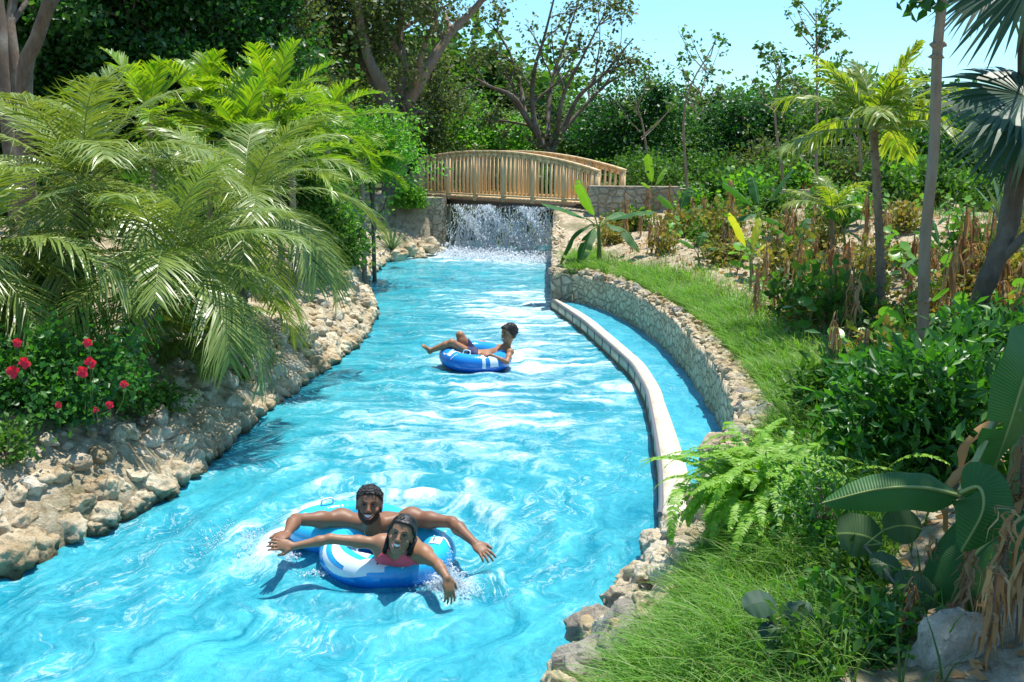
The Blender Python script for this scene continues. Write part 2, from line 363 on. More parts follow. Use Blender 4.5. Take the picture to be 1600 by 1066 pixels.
def water_mesh(name, y0, y1, ny, nx, fl, fr, z0, mat, amp, label, foam_glare_fn):
    # rows follow the river; spacing grows with distance
    ys = y0*(y1/y0)**np.linspace(0, 1, ny) if y0 > 0 else np.linspace(y0, y1, ny)
    u = np.linspace(0, 1, nx); a = fl(ys)[:, None]; b = fr(ys)[:, None]; X = a+(b-a)*u[None]; Y = np.repeat(ys[:, None], nx, 1)
    s = Y+.35*X; Z = np.zeros_like(X)
    wx = X+.25*fbm(X*1.1, Y*1.1, 3); wy = Y+.3*fbm(X*1.1+40, Y*1.1, 3)
    for k, (ang, lam, am) in enumerate([(.35, .62, 1), (-.55, .43, .7), (1.25, .95, .9), (2.4, .31, .4), (-1.3, .23, .25), (.1, 1.7, 1.3), (1.9, .5, .5)]):
        ph = (wx*math.cos(ang)+wy*math.sin(ang))*2*math.pi/lam
        Z += am*(1-np.abs(np.sin(ph/2+k)))*(.4+.9*vn(X*.9+k*7, Y*.9))
    Z += 2.2*fbm(wx*1.8, wy*1.2, 5); Z = (Z-Z.mean())*amp
    for cx, cy, am, r0 in ((COUPLE.x, COUPLE.y+.4, .030, .7), (BOYC.x, BOYC.y, .008, .55)):
        d = np.hypot(X-cx, (Y-cy)*.8); Z += am*np.sin((d-r0)*2*math.pi/.34+1.5*fbm(X, Y, 2))*np.exp(-np.maximum(d-r0, 0)/1.3)*np.clip((d-.3)/.4, 0, 1)
    mb = MB(); i = np.arange(ny-1)[:, None]*nx; j = np.arange(nx-1)[None]
    mb.add(np.stack([X, Y, z0+Z], -1), np.stack([i+j, i+j+1, i+nx+j+1, i+nx+j], -1)); o = mb.build(name, mat)
    tag(o, label, None, None, 'structure'); set_attr(o, 'foam_and_glare', foam_glare_fn(X, Y, u)); set_attr(o, 'wave', Z)
    # flow coordinates
    xc = (a+b)/2; T = X-.0-(xc-xc.mean()); uvv = np.stack([T, Y*1.0], -1).reshape(-1, 2)
    vi = np.empty(len(o.data.loops), np.int32); o.data.loops.foreach_get('vertex_index', vi)
    uvl = o.data.uv_layers.new(name='flow'); uvl.data.foreach_set('uv', uvv[vi].astype(np.float32).ravel()); return o
def g2(X, Y, cx, cy, sx, sy): return np.exp(-((X-cx)/sx)**2-((Y-cy)/sy)**2)
def foam_glare_main(X, Y, u):
    f = .52*g2(X, Y, .2, 11.8, 1.5, 4.4)+.42*g2(X, Y, .0, 17.5, 1.3, 3)+.30*g2(X, Y, -1.3, 8.5, 1.0, 1.8)  # broad midstream patches: sky reflection painted as white, mixed with foam
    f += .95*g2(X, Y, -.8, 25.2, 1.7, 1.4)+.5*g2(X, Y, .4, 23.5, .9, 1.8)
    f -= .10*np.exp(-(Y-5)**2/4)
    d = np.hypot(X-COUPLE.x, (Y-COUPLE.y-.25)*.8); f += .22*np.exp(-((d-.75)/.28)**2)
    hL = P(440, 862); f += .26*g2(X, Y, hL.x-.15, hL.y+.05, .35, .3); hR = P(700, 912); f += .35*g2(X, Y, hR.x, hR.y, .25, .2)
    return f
water_mesh('river_water', 1.0, 31, 900, 190, lambda y: XL(y)-.25, lambda y: XR(y)+.10, 0, M['water'], .015, 'bright turquoise water of the lazy river', foam_glare_main)
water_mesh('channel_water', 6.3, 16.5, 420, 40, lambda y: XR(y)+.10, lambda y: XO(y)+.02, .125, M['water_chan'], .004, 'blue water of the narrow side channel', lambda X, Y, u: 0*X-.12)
# ---- river bed (visible from the side only through gaps)
# ---- coping between river and channel
def strip(mb, ys, xa, xb, za, zb, m=0):
    """closed long box following the river: cross-section rectangle xa..xb, za..zb"""
    xa = xa(ys); xb = xb(ys); n = len(ys); V = np.stack([np.stack([xa, ys, np.full(n, za)], 1), np.stack([xb, ys, np.full(n, za)], 1), np.stack([xb, ys, np.full(n, zb)], 1), np.stack([xa, ys, np.full(n, zb)], 1)], 1).reshape(-1, 3)
    i = np.arange(n-1)[:, None]*4; j = np.arange(4)[None]; j2 = (j+1) % 4
    q = np.stack([i+j, i+j2, i+4+j2, i+4+j], -1).reshape(-1, 4)
    mb.add(V, np.concatenate([q, [[3, 2, 1, 0]], [[(n-1)*4+k for k in range(4)]]]), None, m)
cy = np.linspace(6.42, 16.45, 260); taper = lambda y: np.clip((16.6-y)/1.5, .25, 1)
cop = empty('channel_curb', (1.1, 9, 0), 'pale curved concrete curb parting the river from the side channel', 'curb')
def cop_part(name, xa, xb, za, zb, mt):
    mb = MB(); strip(mb, cy, xa, xb, za, zb); o = mb.build(name, mt, cop); o.location = (-1.1, -9, 0); return o
cop_part('foot', lambda y: XR(y)-.012, lambda y: XR(y)+.2, -.5, .035, M['dirtstrip'])
cop_part('face_band', lambda y: XR(y)+.006, lambda y: XR(y)+.13, .035, .150, M['coping'])
cop_part('top', lambda y: XR(y)+.03, lambda y: XR(y)+.06+.10*taper(y)+.07*np.clip((9.5-y)/2.5, 0, 1), .150, .185, M['coping'])
mb = MB(); pp = [(XR(y)+.012, y, .178) for y in cy[::2]]; tube(mb, pp, .019, 10); pr = mb.build('rail_pipe', M['pipe'], cop); pr.location = (-1.1, -9, 0)
for y in np.linspace(6.9, 15.9, 19):
    mb = MB(); x = float(XR(y)); tx = float(XR(y+.05)-XR(y-.05))*10
    beam(mb, (x-.002, y, .05), (x-.002, y, .175), .010, .009, up=(tx, 1, 0)); b = mb.build('bracket', M['pipe'], cop); b.location = (-1.1, -9, 0)
# ---- rocks
def rock_mesh(seed, sub=4, cuts=13, rough=.15, pit=.05):
    r = random.Random(seed); v, f = ico(sub); v = v.copy()
    for k in range(cuts):
        d = unit(np.array([r.gauss(0, 1), r.gauss(0, 1), r.gauss(0, 1)])); off = r.uniform(.58, .86); e = v@d-off
        v = v-np.maximum(e, 0)[:, None]*d[None]*.93
    o = Vector((r.random()*50, r.random()*50, 3)); out = []
    for p in v:
        q = Vector(p); nn = q.normalized()
        a = noise.fractal(q*1.5+o, 1, 2, 3)*rough*1.3+noise.fractal(q*3.6+o, 1, 2, 4)*rough*.75
        c = noise.noise(q*8+o); a -= max(0, c-.15)*pit*3
        out.append(q+nn*a)
    return np.array([p[:] for p in out]), f
ROCKV = [rock_mesh(s, 4) for s in range(12)]
def rock_data(mat, name='rock'):
    L = []
    for v, f in ROCKV:
        mb = MB(); mb.add(v, None, f); L.append(mb.mesh(name, mat, True))
    return L
RD = {k: rock_data(M[k]) for k in ('rock', 'rock_grey', 'rock_white')}
def put_rock(p, s, mat='rock', flat=.8, label=None, group=None, seed=None, name='rock', parent=None, cat='rock'):
    o = bpy.data.objects.new(name, RD[mat][rnd.randrange(12) if seed is None else seed]); C.objects.link(o)
    o.scale = (s*rnd.uniform(.85, 1.35), s*rnd.uniform(.8, 1.15), s*flat*rnd.uniform(.8, 1.15)); o.rotation_euler = (rnd.uniform(-.5, .5), rnd.uniform(-.5, .5), rnd.uniform(0, 6.28)); o.location = p
    if parent is not None: o.parent = parent
    else: tag(o, label, cat, group)
    return o
ROCKL = [rock_mesh(40+s_, 3) for s_ in range(8)]
def rubble_add(mb, p, s, flat=.75, m=0):
    v, f = ROCKL[rnd.randrange(8)]; R3 = np.array(Matrix.Rotation(rnd.uniform(0, 6.28), 3, 'Z')@Matrix.Rotation(rnd.uniform(-.5, .5), 3, 'X'))
    mb.add((v*[s*rnd.uniform(.85, 1.35), s*rnd.uniform(.8, 1.15), s*flat])@R3.T+np.array(tuple(p)), None, f, m)
ZONES = [(6.6, 'bottom left corner'), (8.3, 'below flower bush'), (10.6, 'below leaning palm'), (14, 'level with the boy'), (18, 'at the river bend'), (30, 'near the bridge')]
def zone(y): return [t for a, t in ZONES if y < a][0]
nrk = 0
def bank_rocks():
    y = 4.9; k = 0
    while y < 25:                                   # waterline row
        s = rnd.uniform(.075, .135)*(1+.012*y) if rnd.random() < .85 else rnd.uniform(.14, .18)
        x = float(XL(y))-s*.40
        put_rock((x, y, s*.36+rnd.uniform(-.02, .03)), s, 'rock', .95, 'cream waterline rock, left bank, '+zone(y), 'waterline rocks of the left bank '+zone(y))
        y += s*1.25; k += 1
    y = 4.9
    while y < 24:                                   # second row leaning on the first
        s = rnd.uniform(.06, .14); x = float(XL(y))-rnd.uniform(.13, .22); z = .13+s*.5+rnd.uniform(0, .05)
        put_rock((x, y, z), s, rnd.choice(('rock', 'rock', 'rock_white')), .8, 'pale second-row rock, left bank, '+zone(y), 'upper rocks of the left bank '+zone(y))
        y += s*1.6; k += 1
    mb = MB(); y = 4.9
    while y < 22:                                   # third row, set into the bank
        s = rnd.uniform(.05, .14); x = float(XL(y))-rnd.uniform(.26, .42); rubble_add(mb, (x, y, Hs(x, y)+s*.1), s, m=rnd.randrange(2)); y += s*1.2
    for q in range(520):                            # loose stones and chips on the slope
        y = 4.9+18*rnd.random()**1.4; d = rnd.uniform(.2, 1.15); x = float(XL(y))-d; s = rnd.uniform(.015, .03)+.07*rnd.random()**3; rubble_add(mb, (x, y, Hs(x, y)+s*.15), s, m=rnd.randrange(2))
    tag(mb.build('rubble', [M['rock'], M['rock_white']]), 'pale stones and chips half buried in the sandy slope of the left bank', 'rubble', None, 'stuff')
    return k
bank_rocks()
put_rock(P(16, 868, .10), .19, 'rock', .8, 'largest cream boulder at the water, bottom left edge of the view', None, 3)
# near right shore: big overlapping limestone blocks
for i, (px, py, z, s, mt, lb) in enumerate([
    (915, 1052, .12, .24, 'rock_grey', 'grey shaded boulder at the bottom edge of the right shore'),
    (985, 1010, .22, .27, 'rock_grey', 'largest grey boulder, rounded, on the near right shore'),
    (925, 985, .10, .15, 'rock_grey', 'low grey rock touching the river beside the largest grey boulder'),
    (1035, 960, .25, .19, 'rock_white', 'sunlit white slab of rock above the grey boulders'),
    (985, 940, .14, .15, 'rock_white', 'white rock jutting into the water above the grey boulders'),
    (1055, 915, .27, .16, 'rock', 'cream rock with ochre stain against the grass'),
    (1008, 905, .12, .13, 'rock_white', 'small white rock at the waterline below the curb end'),
    (1045, 885, .18, .13, 'rock', 'pitted dark cream rock second below the curb end'),
    (1075, 865, .30, .15, 'rock_white', 'bright rock just under the fern'),
    (1035, 850, .14, .10, 'rock', 'smallest pitted rock touching the end of the curb'),
    (1065, 838, .24, .12, 'rock', 'flat rock wedged between curb end and fern')]):
    put_rock(P(px, py, z+.03), s*.95, mt, .85, lb, None, i % 12)
for q in range(44):
    y = rnd.uniform(3.2, 6.6); e_ = rnd.uniform(-.02, .40); x = float(XO(y))+e_; s = rnd.uniform(.07, .13)
    put_rock((x, y, .05+e_*.8+rnd.uniform(0, .08)), s, rnd.choice(('rock', 'rock_white', 'rock_white') if y > 4.6 else ('rock', 'rock_grey')), .8, 'small pale rock of the near right shore'+(' below the fern' if y > 5.6 else ' beside the long grass' if y > 4.9 else ' towards the bottom edge'), 'small rocks of the near right shore')
o = put_rock(P(1480, 1040, .78), .20, 'rock_white', 1.2, 'white jagged limestone rock at the bottom right under the banana leaves', None, 7)
o.scale = (.27, .17, .20); o.rotation_euler = (.2, -.65, .3)
# ---- stone wall beside the channel
wl = spline([(x, y, 0) for y, x in WALL], 150)
wall = empty('channel_wall', (1.9, 11, 0), 'curved rubble stone retaining wall beside the side channel', 'wall')
def lofted_wall(path, zb, zt, thick, mat, name, parent, offs=(0, 0, 0), nz=14, rough=.03, inward=-1):
    path = np.asarray(path); K = len(path); T = unit(np.gradient(path, axis=0)); N_ = np.stack([-T[:, 1], T[:, 0], 0*T[:, 0]], 1)*inward
    zt = np.broadcast_to(zt, (K,)); prof = [(0, j/(nz-1)) for j in range(nz)]+[(thick*k/4, 1) for k in range(1, 5)]+[(thick, 0)]
    V = np.empty((K, len(prof), 3))
    for j, (t, h) in enumerate(prof):
        z = zb+(zt-zb)*h; s = np.cumsum(np.r_[0, np.linalg.norm(np.diff(path, axis=0), axis=1)])
        d = rough*fbm(s*3.1, z*4.3+j*.01, 4) if t == 0 else 0*s
        V[:, j] = path+N_*(t+d)[:, None]; V[:, j, 2] = z+(rough*1.2*fbm(s*4, s*0+t*9, 3) if h == 1 else 0)
    n = len(prof); i = np.arange(K-1)[:, None]*n; j = np.arange(n-1)[None]; mb = MB()
    q = np.stack([i+j, i+j+1, i+n+j+1, i+n+j], -1).reshape(-1, 4)
    if inward > 0: q = q[:, ::-1]
    caps = [[list(range(n))], [list(range((K-1)*n, K*n))]]
    mb.add(V.reshape(-1, 3), q)
    for base in (0, (K-1)*n):      # end caps as fans of quads
        fr = [base+k for k in range(nz)]; bk = base+n-1
        mb.add(V.reshape(-1, 3)[[base+k for k in range(n)]], None, [[k, k+1, n-1] for k in range(n-2)])
    o = mb.build(name, mat, parent); o.location = offs; return o
lofted_wall(wl, -.4, .60, .30, M['masonry_small'], 'masonry', wall, (-1.9, -11, 0), inward=1)
cr_mb = MB()
for i in range(0, len(wl)-1):
    for rep in range(2):
        a = wl[i]; t = unit(wl[i+1]-wl[i]); nn = np.array([-t[1], t[0], 0]); s = rnd.uniform(.05, .085)*(1.15 if a[1] < 9 else 1)
        p = a+nn*rnd.uniform(.03, .2)
        if rep or i % 3 == 2: rubble_add(cr_mb, (p[0]-1.9, p[1]-11, .60+rnd.uniform(.0, .03)), s*.8); continue
        r = put_rock((p[0]-1.9, p[1]-11, .60+rnd.uniform(.0, .05)), s, rnd.choice(('rock', 'rock', 'rock_grey')), .75, name='capstone', parent=wall)
tag(cr_mb.build('rubble', M['rock'], wall), None, None, None, 'stuff')
for (px, py, z, s, lb) in [(1185, 655, .62, .15, 'big grey pitted rock at the near end of the channel wall top'), (1160, 640, .6, .11, 'rock beside the big pitted one on the near wall end'), (1205, 668, .62, .09, 'small pale rock at the very near end of the channel wall'), (1165, 618, .62, .1, 'mossy grey rock on the wall top where it starts to curve')]:
    put_rock(P(px, py, z), s, 'rock_grey', .8, lb)
# wall continuing upstream along the river's right edge
w2 = tag(lofted_wall(spline([(float(XR(y))+.0, y, 0) for y in np.linspace(16.5, 23.6, 12)], 70), -.4, np.linspace(.58, .95, 70), .35, M['masonry'], 'riverside_wall', None, inward=-1), 'straight rubble wall on the right river edge between channel and bridge', 'wall')
for i, y in enumerate(np.linspace(16.5, 23.4, 44)):
    p = Vector((float(XR(y))+rnd.uniform(.06, .25), y, .58+(y-16.5)*.052)); put_rock(p, rnd.uniform(.06, .1), 'rock', .8, name='capstone', parent=w2)
# ================================================================== BRIDGE, ABUTMENTS, WATERFALL
br = empty('footbridge', BRA, 'arched wooden footbridge with vertical balusters over the river', 'bridge')
bd = (BRB-BRA); BL = bd.length; bd.normalize(); bp = Vector((-bd.y, bd.x, 0)).normalized()     # bp points away from the camera
if bp.y < 0: bp = -bp
def BP(t, off, z): return Vector((bd.x*t*BL+bp.x*off, bd.y*t*BL+bp.y*off, bd.z*t*BL+z))
def arch(t): return .90+.30*(1-(2*(t-.44))**2)-.04*t
WID = 1.12
for off, nm in ((0, 'near'), (WID, 'far')):
    mb = MB(); pts = [BP(t, off, arch(t)) for t in np.linspace(-.03, 1.01, 26)]
    for a, b in zip(pts[:-1], pts[1:]):
        e = (b-a)*.03; beam(mb, a-e, b+e, .13, .045)
    mb.build('handrail', M['wood'], br)
    mb = MB()
    for a, b in zip(pts[:-1], pts[1:]):
        e = (b-a)*.03; z = Vector((0, 0, .085)); beam(mb, a-e-z, b+e-z, .045, .12)
    mb.build('rail_beam', M['wood'], br)
    mb = MB(); beam(mb, BP(0, off, .06), BP(1, off, .06), .06, .05); mb.build('bottom_rail', M['wood'], br)
    npost = 7
    for i in range(npost):
        t = i/(npost-1); mb = MB(); beam(mb, BP(t, off, -.1), BP(t, off, arch(t)-.03), .10, .10, up=bd); mb.build('post', M['wood'], br)
    nb = 44 if off == 0 else 38
    for i in range(nb):
        t = (i+.5)/nb; mb = MB(); beam(mb, BP(t, off, .08), BP(t, off, arch(t)-.10), .045, .04, up=bd); mb.build('baluster', M['wood'], br)
mb = MB()
for i in range(56):
    t = (i+.5)/56; beam(mb, BP(t, -.06, -.01), BP(t, WID+.06, -.01), .125, .04, up=(0, 0, 1))
mb.build('deck', M['wood'], br)
for off in (.05, WID-.05):
    mb = MB(); beam(mb, BP(-.03, off, -.14), BP(1.03, off, -.14), .12, .2); mb.build('girder', M['wood_dark'], br)
def blockwall(name, a, b, zb, zt, th, label, cat='wall', mat='masonry', caps=0):
    pts = spline([(a[0], a[1], 0), ((a[0]+b[0])/2, (a[1]+b[1])/2, 0), (b[0], b[1], 0)], max(6, int(np.hypot(a[0]-b[0], a[1]-b[1])/.12)))
    o = tag(lofted_wall(pts, zb, zt, th, M[mat], name, None, inward=1), label, cat)
    for i in range(caps):
        p = pts[rnd.randrange(len(pts))]; put_rock((p[0]+rnd.uniform(-.05, .05), p[1]+rnd.uniform(0, th), zt+rnd.uniform(0, .05)), rnd.uniform(.08, .14), 'rock', .7, name='capstone', parent=o)
    return o
def wallfaces(name, pts, zb, zt, label, mat='masonry', cat='wall'):
    """closed prism of masonry from a footprint polygon"""
    mb = MB(); n = len(pts); pts = [Vector((p[0], p[1])) for p in pts]; V = []; Q = []
    for i in range(n):
        a, b = pts[i], pts[(i+1) % n]; k = max(2, int((b-a).length/.15)); m_ = max(2, int((zt-zb)/.15)); base = len(V); nrm = (b-a).orthogonal().normalized()
        for r in range(m_+1):
            for c in range(k+1):
                p = a.lerp(b, c/k); z = zb+(zt-zb)*r/m_; d = .03*fbm(np.array(p.x*3+p.y*2), np.array(z*4), 3)*(0 < c < k); V.append((p.x+nrm.x*d, p.y+nrm.y*d, z))
        for r in range(m_):
            for c in range(k): q = base+r*(k+1)+c; Q.append([q, q+1, q+k+2, q+k+1])
    base = len(V); V += [(p.x, p.y, zt-.001) for p in pts]; mb.add(V, Q, [[base, base+i, base+i+1] for i in range(1, n-1)])
    return centre(tag(mb.build(name, M[mat]), label, cat))
# left abutment: the face seen left of the waterfall, and its return under the bridge
A0 = D(692, 390, 26.3)
wallfaces('bridge_abutment', [(-4.3, 26.35), (-1.85, 26.3), (-1.75, 26.5), (-1.75, 30.8), (-4.3, 30.8)], -.8, 1.40, 'tall stone abutment wall under the left end of the footbridge')
wallfaces('bridge_abutment', [(1.62, 24.7), (4.2, 24.3), (4.2, 28.5), (2.4, 30.5)], -.8, 1.33, 'stone abutment wall under the right end of the footbridge')
wallfaces('curved_backwall', [(-2.2, 31.5), (3.2, 28.9), (3.6, 30), (-2.2, 32.5)], -.8, 1.0, 'low stone wall seen through the gap below the bridge', 'masonry')
wallfaces('parapet_wall', [D(645, 285, 27.7).xy, D(668, 285, 27.5).xy, D(668, 285, 28.3).xy, D(640, 285, 28.3).xy], 1.3, 2.05, 'small stone pier at the left end of the bridge railing')
def uw(px0, px1, Y0, Y1, zb, zt, label):
    a = D(px0, 300, Y0); b = D(px1, 300, Y1); return wallfaces('planter_wall', [a.xy, b.xy, (b.x, b.y+.4), (a.x, a.y+.4)], zb, zt, label)
uw(921, 1062, 23.4, 23.0, .9, 1.80, 'grey stone planter wall right of the footbridge')
uw(1064, 1270, 23.3, 22.6, .9, 1.74, 'longer stone planter wall running behind the banana plants')
uw(1440, 1620, 17.5, 16.0, .8, 1.38, 'low pale stone wall at the far right behind the palm trunk')
# far bank boulders near the left abutment
for px, py, z, s in [(655, 398, .08, .22), (640, 392, .2, .2), (668, 385, .25, .24), (690, 392, .1, .15), (625, 400, .25, .18)]:
    put_rock(P(px, py, z), s, 'rock', .9, 'pale boulder at the foot of the left abutment', 'boulders at the foot of the left abutment')
# waterfall: falling strands and drops
m, n, o = newmat('white_water'); b = nd(n, 'ShaderNodeBsdfPrincipled', {'Base Color': (.9, .94, .97), 'Roughness': .25}); t = nd(n, 'ShaderNodeBsdfTranslucent', {'Color': (.9, .95, 1)})
x = nd(n, 'ShaderNodeMixShader', {0: .45, 1: b.outputs[0], 2: t.outputs[0]}); x.inputs[0].default_value = .65; n.links.new(x.outputs[0], o.inputs[0]); M['spray'] = m
def drops(mb, Pn, r, stretch=None):
    """each drop: an 8-faced bead, optionally drawn out along a direction"""
    v = np.array([[1, 0, 0], [-1, 0, 0], [0, 1, 0], [0, -1, 0], [0, 0, 1], [0, 0, -1]], float); f = np.array([[0, 2, 4], [2, 1, 4], [1, 3, 4], [3, 0, 4], [2, 0, 5], [1, 2, 5], [3, 1, 5], [0, 3, 5]])
    N = len(Pn); s = np.ones((N, 3))*np.asarray(r)[:, None]
    if stretch is not None: s[:, 2] *= stretch
    V = Pn[:, None]+v[None]*s[:, None]; F = f[None]+np.arange(N)[:, None, None]*6; mb.add(V.reshape(-1, 3), None, F.reshape(-1, 3))
def fall():
    g = np.random.default_rng(3); mb = MB(); N = 46000
    # the water leaves a lip under the deck and breaks up: columns of different density
    u = g.beta(1.3, 1.5, N); colw = .12+1.1*vn(u*11, 0*u)**2; keep = g.random(N) < colw; u = u[keep]; N = len(u)
    t = g.random(N); base = np.array([[-1.6, 26.1, 0]])*(1-u[:, None])+np.array([[1.15, 24.3, 0]])*u[:, None]
    z = 1.25-1.25*t**1.1; p = base+np.stack([g.normal(0, .07, N)+.12*np.sin(z*7+u*20), g.normal(0, .14, N)-t*.25, z], 1)
    r = np.exp(g.normal(math.log(.0052), .55, N)); drops(mb, p, np.clip(r, .003, .022), 1+2*g.random(N))
    for k in range(420):                             # twisting strands
        u0 = g.beta(1.2, 1.3); x0 = -1.55+2.7*u0; y0 = 26.1-1.8*u0; z0 = g.uniform(.1, 1.25); L = g.uniform(.2, .9); K = 9; zz = z0-np.linspace(0, L, K)
        pts = np.stack([x0+.05*np.cumsum(g.normal(0, .6, K)), y0-.1+.03*np.cumsum(g.normal(0, .6, K)), np.maximum(zz, .02)], 1); tube(mb, pts, g.uniform(.005, .014)*np.sin(np.linspace(.3, 3, K)), 4)
    tag(mb.build('waterfall', M['spray']), 'curtain of white falling drops and strands below the footbridge', 'waterfall', None, 'stuff')
    mb = MB(); N = 12000; u = g.random(N); base = np.array([[-1.75, 25.7, 0]])*(1-u[:, None])+np.array([[1.3, 24.0, 0]])*u[:, None]
    p = base+np.stack([g.normal(0, .12, N), g.normal(-.25, .35, N), np.abs(g.normal(0, .11, N))*g.random(N)+.02], 1); drops(mb, p, np.exp(g.normal(math.log(.011), .55, N)))
    tag(mb.build('splash', M['spray']), 'white splashing foam where the falling water hits the river', 'splash', None, 'stuff')
fall()
# ================================================================== VEGETATION: generators
M['palm'] = leafmat('date_palm_leaf', [(.11, .175, .028), (.165, .23, .04), (.24, .29, .065), (.18, .245, .045)], .36, .26, (1.6, 1.6, .45), .6)
M['palm_y'] = leafmat('areca_leaf', [(.10, .22, .012), (.17, .30, .015), (.26, .33, .02), (.08, .19, .015)], .42, .42, (1.7, 1.7, .5))
M['coco'] = leafmat('coconut_leaf', [(.09, .17, .022), (.15, .24, .03), (.28, .31, .05), (.11, .19, .03)], .38, .5, (1.8, 1.7, .4))
M['fan'] = leafmat('fan_palm_leaf', [(.018, .055, .024), (.03, .075, .03)], .45, .15, (1.5, 2, .9))
M['dark'] = leafmat('dark_glossy_leaf', [(.018, .06, .014), (.03, .10, .018), (.045, .13, .022), (.015, .045, .012)], .42, .33, (1.6, 2.2, .6), .4)
M['olive'] = leafmat('olive_leaf', [(.055, .08, .022), (.095, .135, .035), (.15, .18, .055), (.05, .07, .02), (.12, .12, .05)], .5, .3, None, .3)
M['mid'] = leafmat('mid_green_leaf', [(.035, .09, .015), (.06, .15, .02), (.10, .20, .03), (.03, .06, .014)], .5, .35, None, .3)
M['bright'] = leafmat('bright_leaf', [(.07, .20, .018), (.11, .27, .02), (.17, .33, .03)], .45, .42)
M['lance'] = leafmat('lance_leaf', [(.022, .08, .018), (.042, .14, .022), (.09, .23, .025), (.03, .09, .024)], .4, .28, (1.6, 2.2, .5), .4)
M['fern'] = leafmat('fern_leaf', [(.15, .33, .02), (.21, .40, .03), (.27, .44, .04)], .5, .4, (1.4, 1.5, .5))
M['grape'] = leafmat('round_leaf', [(.05, .13, .03), (.07, .18, .03), (.11, .26, .03), (.22, .30, .03), (.06, .14, .04), (.09, .2, .03), (.42, .10, .035), (.10, .21, .04)], .35, .35)
M['grass'] = leafmat('grass_blade', [(.07, .17, .02), (.12, .27, .025), (.18, .34, .04), (.10, .22, .02), (.26, .30, .10)], .5, .4)
M['dry'] = leafmat('dry_leaf', [(.30, .15, .06), (.46, .28, .12), (.58, .43, .24), (.24, .12, .06), (.52, .36, .16)], .7, .3, (1.3, 1, .7), .2)
M['weedmix'] = leafmat('mixed_dry_green_leaf', [(.06, .10, .02), (.12, .16, .03), (.28, .26, .05), (.38, .22, .08), (.09, .14, .03), (.45, .32, .14)], .5, .35, (1.5, 1.5, .5), .3)
M['red'] = leafmat('red_leaf', [(.30, .03, .03), (.15, .02, .02), (.35, .12, .05)], .4, .3, (1.6, 1, 1))
M['flower'] = leafmat('red_petal', [(.75, .012, .03), (.62, .01, .05), (.8, .03, .05)], .5, .3, (1.3, 1, 1))
M['dark_flat'] = leafmat('dark_round_leaf', [(.03, .065, .04), (.04, .085, .04)], .6, .1, None, .2)
M['agave'] = leafmat('spiky_leaf', [(.07, .13, .06), (.10, .17, .07)], .45, .1)
M['yellow'] = leafmat('yellow_green_leaf', [(.40, .42, .03), (.55, .45, .04), (.28, .40, .03)], .4, .45, (1.3, 1.3, .4))
M['bark'] = barkmat('brown_bark', (.17, .12, .08), (.075, .05, .035))
M['bark_pale'] = barkmat('pale_bark', (.38, .27, .18), (.20, .14, .09), 10)
M['bark_tan'] = barkmat('tan_bark', (.32, .22, .15), (.16, .105, .07), 7)
M['stem'] = plain('green_stem', (.16, .22, .05), .5)
M['rachis'] = plain('leaf_stalk', (.25, .30, .08), .45)
def banana_mat(name, a, b):
    m, n, o = newmat(name); uv = nd(n, 'ShaderNodeTexCoord').outputs['UV']; g = nd(n, 'ShaderNodeNewGeometry'); sx = nd(n, 'ShaderNodeSeparateXYZ', {0: uv})
    wv = nd(n, 'ShaderNodeTexWave', {'Vector': uv, 'Scale': 30.0, 'Distortion': .6}, bands_direction='Y').outputs[1]
    rib = ramp1(n, sx.outputs[0], [(.47, 0), (.5, 1), (.53, 0)])
    c = mixc(n, noi(n, 5, g.outputs['Position'], 4), a, b); c = mixc(n, mth(n, 'MULTIPLY', wv, .10), c, tuple(v*2.0 for v in b)); c = mixc(n, mth(n, 'MULTIPLY', rib, .8), c, (.35, .42, .12))
    b_ = nd(n, 'ShaderNodeBsdfPrincipled', {'Base Color': c, 'Roughness': .5, 'Specular IOR Level': .3, 'Normal': bump(n, wv, .3, .006)}); t = nd(n, 'ShaderNodeBsdfTranslucent', {'Color': mixc(n, 1.0, c, (1.8, 2.0, .6), 'MULTIPLY')})
    x = nd(n, 'ShaderNodeMixShader', {0: .30, 1: b_.outputs[0], 2: t.outputs[0]}); n.links.new(x.outputs[0], o.inputs[0]); return m
M['banana'] = banana_mat('banana_leaf', (.02, .085, .02), (.05, .16, .03)); M['banana_y'] = banana_mat('young_banana_leaf', (.10, .24, .02), (.20, .34, .03))
M['banana_yel'] = banana_mat('yellow_banana_leaf', (.42, .42, .03), (.55, .48, .04)); M['grape_big'] = banana_mat('broad_round_leaf', (.04, .085, .035), (.07, .13, .05))
